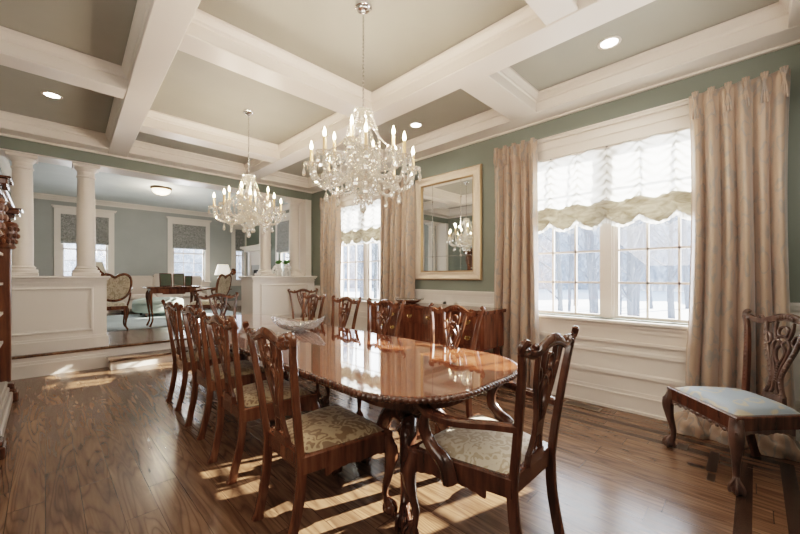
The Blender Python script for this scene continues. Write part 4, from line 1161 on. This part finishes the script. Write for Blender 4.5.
# heart-backed armchairs (asymmetric crest)
def heart_chair(label, loc, rz, side):
    root = thing('heart_back_armchair', label, 'armchair', loc, rz, 'heart-backed armchairs in the sitting room')
    bp = lambda x, zz: (x, -.25-.12*(zz-.42)/.55, zz)
    h = [(0,.50),(-.14,.53),(-.235,.62),(-.27,.76),(-.25,.88),(-.17,.935),(-.07,.92),(0,.885),(.07,.92),(.17,.935),(.25,.88),(.27,.76),(.235,.62),(.14,.53)]
    hp = spl(h, 5, True); m = MB()
    m.tube([bp(x, zz) for x, zz in hp], .023, 8, closed=True)
    s = side
    m.tube(spl([bp(s*.16,.93), bp(s*.22,.975), bp(s*.27,1.03), bp(s*.34,1.03), bp(s*.375,.99), bp(s*.35,.965)], 4), [.02]*8+[.03]*13, 8)
    for j in range(8): p = bp(s*(.33+.045*cos(j*.8)), .99+.04*sin(j*.8)); m.ball((p[0],p[1]+.01,p[2]), .024, .02, .024, 6, 4)
    m.build('back_frame', M_mahog, root, True)
    def pad(u, v):
        i = u*len(hp); k0 = int(i) % len(hp); x, zz = hp[k0]; cx, cz = 0, .73
        x, zz = cx+(x-cx)*v, cz+(zz-cz)*v; p = bp(x, zz); return (p[0], p[1]+.022*(1-v*v), p[2])
    m = MB().grid(pad, len(hp), 5); o = m.build('back_pad', M_cane, root, True, sharp=PI); sm = o.modifiers.new('t','SOLIDIFY'); sm.thickness = .03; sm.offset = 0
    def cu(u, v):
        w_ = .23+.06*v; e = (1-abs(2*u-1)**4)*(1-abs(2*v-1)**4); return (-w_+2*w_*u, -.24+.50*v, .40+.075*e**.4 if e > 0 else .40)
    MB().grid(cu, 14, 14).build('seat', M_cane, root, True, sharp=PI)
    root.scale = (.90,1.0,1.1)
    rail = [(-.24,-.25),(.24,-.25),(.31,.27),(-.31,.27)]
    MB().poly(rail, .34, .405).build('seat_rail', M_mahog, root)
    for (x, y) in ((-.27,.24),(.27,.24),(-.21,-.23),(.21,-.23)):
        sx = 1 if x > 0 else -1; sy = 1 if y > 0 else -1
        MB().tube(spl([(x,y,.38),(x+sx*.02,y+sy*.02,.30),(x,y,.17),(x-sx*.01,y-sy*.0,.07),(x+sx*.02,y+sy*.03,.0)], 5), [r for (r,) in spl([(.032,),(.03,),(.02,),(.016,),(.02,)], 5)], 8).build('leg', M_mahog, root, True)
    for sx in (-1,1):
        m = MB(); a = bp(sx*.262,.70)
        m.tube(spl([a,(sx*.32,-.16,.69),(sx*.345,.02,.66),(sx*.335,.10,.64)], 5), .018, 8); m.tube(spl([(sx*.29,.08,.38),(sx*.32,.05,.50),(sx*.35,.10,.60),(sx*.335,.10,.65)], 5), .018, 8)
        m.build('arm', M_mahog, root, True)
heart_chair('heart-backed carved armchair in beige brocade beside the half wall end', (.87,8.5,LF+.012), .05, -1)
heart_chair('heart-backed carved armchair in beige brocade between narrow table and right half wall', (2.34,7.85,LF), .75, 1)
# lamps on end tables
def end_table(loc, label):
    r = thing('end_table', label, 'side table', loc, 0, 'end tables beside the sofa')
    MB().lathe([(.001,.58),(.26,.58),(.27,.592),(.26,.605),(.001,.605)], seg=28).build('top', M_mahog, r, True)
    MB().lathe([(.05,.15),(.03,.22),(.045,.35),(.025,.50),(.06,.58)], seg=14).build('stem', M_mahog, r, True)
    for j in range(3):
        a = 2*PI*j/3; MB().tube(spl([(.02*cos(a),.02*sin(a),.22),(.12*cos(a),.12*sin(a),.16),(.22*cos(a),.22*sin(a),.02),(.24*cos(a),.24*sin(a),.012)], 4), .016, 8).build('leg', M_mahog, r, True)
def lamp(loc, label, sh):
    r = thing('table_lamp', label, 'lamp', loc, 0, 'table lamps in the sitting room'); r.scale = (1.4,1.4,1.36)
    MB().lathe([(.08,0),(.085,.012),(.04,.03),(.06,.09),(.075,.16),(.05,.23),(.02,.27),(.012,.36)], seg=18).build('base', M_ceram, r, True)
    MB().lathe([(.17,.32),(.155,.40),(.11,.56)], seg=26, caps=False).build('lamp_shade', sh, r, True)
    bpy.data.objects[r.children[-1].name].data.polygons.foreach_set('use_smooth', [True]*len(r.children[-1].data.polygons))
end_table((3.98,11.9,LF), 'round end table under the bright lamp at the corner window'); lamp((3.98,11.9,LF+.606), 'table lamp with a bright white shade beside the corner window', M_shade)
end_table((.88,11.75,LF), 'round end table under the beige lamp behind the half wall'); lamp((.88,11.75,LF+.606), 'table lamp with a beige shade showing over the cabinet-side half wall', M_shade2)
# flush ceiling light
cl = thing('flush_ceiling_light', 'lit alabaster bowl light on the sitting room ceiling', 'ceiling light', (1.88,9.6,LC))
MB().lathe([(.001,-.001),(.20,-.001),(.21,-.02),(.19,-.05),(.17,-.05)], seg=30).build('metal_rim', mat('bronze_rim', (.4,.28,.18), .3, .8), cl, True)
MB().lathe([(.185,-.045),(.17,-.09),(.12,-.135),(.05,-.155),(.001,-.158)], seg=30).build('glass_bowl', M_bowllight, cl, True)
# white elephant planters on the half wall, each with its plant
for i, (x, y, lab) in enumerate(((3.29,6.72,'white ceramic elephant planter on the half wall, next to the open-end column'), (3.46,6.70,'white ceramic elephant planter on the half wall, next to the jamb-side column'))):
    e = thing('elephant_planter', lab, 'planter', (x,y,1.30), math.radians(200+60*i), 'white elephant planters')
    m = MB().ball((0,0,.125), .085, .065, .065, 14, 10); m.ball((.085,0,.165), .042, .04, .045, 12, 8)
    m.tube(spl([(.115,0,.16),(.145,0,.12),(.15,0,.06),(.165,0,.03)], 4), [.02]*4+[.015]*4+[.012]*5, 8)
    for sx in (-.05,.05):
        for sy in (-.035,.035): m.lathe([(.026,0),(.024,.03),(.028,.10)], c=(sx,sy,0), seg=10)
    m.build('body', M_ceram, e, True)
    m = MB()
    for sy in (-1,1): m.ball((.06,sy*.05,.165), .012, .028, .04, 8, 6)
    m.build('ear', M_ceram, e, True)
    MB().lathe([(.05,.17),(.06,.23),(.055,.235)], seg=16).build('pot_rim', M_ceram, e, True)
    m = MB()
    for k in range(16):
        a = random.uniform(0,2*PI); t = random.uniform(.3,1.1); L = random.uniform(.10,.155)
        d = Vector((cos(a)*sin(t), sin(a)*sin(t), cos(t))); sdv = d.cross(Vector((0,0,1))).normalized()
        b = Vector((0,0,.22)); mid = b+d*L*.6; tip = b+d*L+Vector((0,0,-.015))
        m.add([b, mid+sdv*.042, tip, mid-sdv*.042], [(0,1,2,3)])
    m.build('plant', M_leaf, e)

# ------------------------------------------------------------------ outside
struct(MB().box(XW+.3, 60, -45, 60, -.9, -.8).build('ground_outside', M_snow))
struct(MB().box(-30, XW+.2, LY1+.4, 60, -.9, -.8).build('ground_beyond', M_snow))
def hill(u, v):
    a = math.radians(-40+150*u); R_ = 62-6*v
    return (R_*cos(a), R_*sin(a), -.9+ (11+2.2*sin(u*23)+1.3*sin(u*61)+.7*sin(u*190))*v)
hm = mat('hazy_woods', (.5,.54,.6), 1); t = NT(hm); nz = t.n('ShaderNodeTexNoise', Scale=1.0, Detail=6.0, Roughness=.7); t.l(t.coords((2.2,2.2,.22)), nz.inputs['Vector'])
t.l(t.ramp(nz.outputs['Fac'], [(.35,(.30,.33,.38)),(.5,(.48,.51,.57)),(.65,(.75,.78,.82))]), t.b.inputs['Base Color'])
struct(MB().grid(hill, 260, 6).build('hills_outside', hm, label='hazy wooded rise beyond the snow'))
rnd = random.Random(5)
def tree(loc, H, r, seed):
    rn = random.Random(seed); m = MB()
    lean = (rn.uniform(-.05,.05), rn.uniform(-.05,.05))
    pts = [(lean[0]*z+.06*sin(z*.9+seed), lean[1]*z+.06*cos(z*.7+seed), z) for z in [H*i/9 for i in range(10)]]
    m.tube(pts, [r*(1-.75*i/9) for i in range(10)], 8)
    trunk = m; br = MB()
    for k in range(16):
        z = H*rn.uniform(.14,.95); b = Vector((lean[0]*z, lean[1]*z, z)); a = rn.uniform(0,2*PI); up = rn.uniform(.5,1.2); L = rn.uniform(.8,2.2)*(1.1-.5*z/H)
        p = [b]; d = Vector((cos(a), sin(a), up)).normalized()
        for q in range(4):
            d = (d+Vector((rn.uniform(-.3,.3), rn.uniform(-.3,.3), rn.uniform(-.1,.35)))).normalized(); p.append(p[-1]+d*L/4)
        br.tube([tuple(v) for v in p], [r*.32*(1-.2*i) for i in range(5)], 5)
        for q in (2, 3):
            d2 = Vector((rn.uniform(-1,1), rn.uniform(-1,1), rn.uniform(.1,.9))).normalized()
            br.tube([tuple(p[q]), tuple(p[q]+d2*L*.3), tuple(p[q]+d2*L*.55+Vector((0,0,.1)))], [r*.14,r*.10,r*.05], 4)
    o = thing('bare_tree', 'bare grey winter tree standing in the snow outside the windows', 'tree', loc, 0, 'bare winter trees outside')
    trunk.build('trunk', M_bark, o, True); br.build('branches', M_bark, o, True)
k = 0
for (d, n, rad) in ((10, 7, .075), (14, 12, .10), (19, 18, .13), (26, 24, .17)):
    for i in range(n):
        # fan out as seen across both windows
        ang = math.radians(5 + 62*(i+rnd.uniform(.15,.85))/n)
        x, y = d*cos(ang)*1.1+rnd.uniform(-1,1), d*sin(ang)+rnd.uniform(-1,1)
        if x < XW+2.2: continue
        tree((x, y, -.8), rnd.uniform(6,9)*(.8+d/40), rad*rnd.uniform(.5,1.2), k); k += 1

# ------------------------------------------------------------------ light
w = bpy.data.worlds.new('sky'); scene.world = w; w.use_nodes = True
nt = w.node_tree; bg = nt.nodes['Background']
tc = nt.nodes.new('ShaderNodeTexCoord'); sp = nt.nodes.new('ShaderNodeSeparateXYZ'); rp = nt.nodes.new('ShaderNodeValToRGB')
nt.links.new(tc.outputs['Generated'], sp.inputs[0]); nt.links.new(sp.outputs[2], rp.inputs[0]); nt.links.new(rp.outputs[0], bg.inputs[0])
rp.color_ramp.elements[0].color = (.95,.97,1,1); rp.color_ramp.elements[1].color = (.62,.78,1,1)
bg.inputs[1].default_value = 3.2
sun = bpy.data.lights.new('sun', 'SUN'); sun.energy = 48; sun.angle = math.radians(.6); sun.color = (1,.90,.74)
so_ = bpy.data.objects.new('sun', sun); C.objects.link(so_)
so_.rotation_euler = Vector((-1,.31,-.48)).to_track_quat('-Z','Y').to_euler()
def area(name, loc, target, sx, sy, e, col):
    l = bpy.data.lights.new(name, 'AREA'); l.shape = 'RECTANGLE'; l.size = sx; l.size_y = sy; l.energy = e; l.color = col
    o = bpy.data.objects.new(name, l); C.objects.link(o); o.location = loc
    o.rotation_euler = (Vector(target)-Vector(loc)).to_track_quat('-Z','Y').to_euler(); return o
for i, (c, hw_) in enumerate(WIN): area('window_daylight', (XW+.45, c, 1.75), (0, c, 1.3), 1.7, 1.7, 95, (.93,.97,1))
area('near_wall_fill', (1.7, YN+.03, 2.2), (1.6, 4, 1.3), 3.2, 1.2, 62, (1,.88,.78))  # added fill behind the camera, no lamp stands on this wall
area('cabinet_wall_fill', (XL+.03, 2.0, 2.1), (3, 2.6, 1.5), 2.6, 1.2, 44, (1,.88,.78))  # second added fill, out of view, brightens the room from the cabinet side
area('living_daylight', (3.17, LY1+.4, 2.0), (2.5, 8, 1.2), 1.0, 1.6, 85, (1,.98,.95))
area('living_daylight', (.76, LY1+.4, 2.0), (1.5, 8, 1.2), 1.0, 1.6, 85, (1,.98,.95))
def point(loc, e, col, r):
    l = bpy.data.lights.new('bulb_and_fill_glow', 'POINT'); l.energy = e; l.color = col; l.shadow_soft_size = r
    o = bpy.data.objects.new('bulb_and_fill_glow', l); C.objects.link(o); o.location = loc
for cx, cy in ((1.625,2.0), (1.71,4.25)):
    for j in range(4): point((cx+.27*cos(j*PI/2+.4), cy+.27*sin(j*PI/2+.4), 2.36), 14, (1,.78,.60), .012)
point((1.88,9.6,2.95), 34, (1,.82,.62), .02); point((2.2,9.0,2.2), 30, (1,.96,.9), .02)  # second point is a fill in mid-air, no bulb hangs there

# ------------------------------------------------------------------ camera
cam = bpy.data.cameras.new('camera'); co = bpy.data.objects.new('camera', cam); C.objects.link(co)
cam.sensor_width = 36; cam.lens = 355/800*36; cam.shift_y = 9/800; cam.clip_start = .05
co.location = (0,0,1.30); co.rotation_euler = Vector((1,1,0)).to_track_quat('-Z','Y').to_euler()
scene.camera = co
scene.view_settings.view_transform = 'Filmic'
scene.view_settings.look = 'Medium High Contrast'
scene.view_settings.exposure = 0.06
scene.cycles.max_bounces = 10; scene.cycles.transparent_max_bounces = 16; scene.cycles.transmission_bounces = 10
scene.cycles.sample_clamp_indirect = 6
scene.cycles.caustics_refractive = False; scene.cycles.caustics_reflective = False
scene.cycles.use_denoising = True
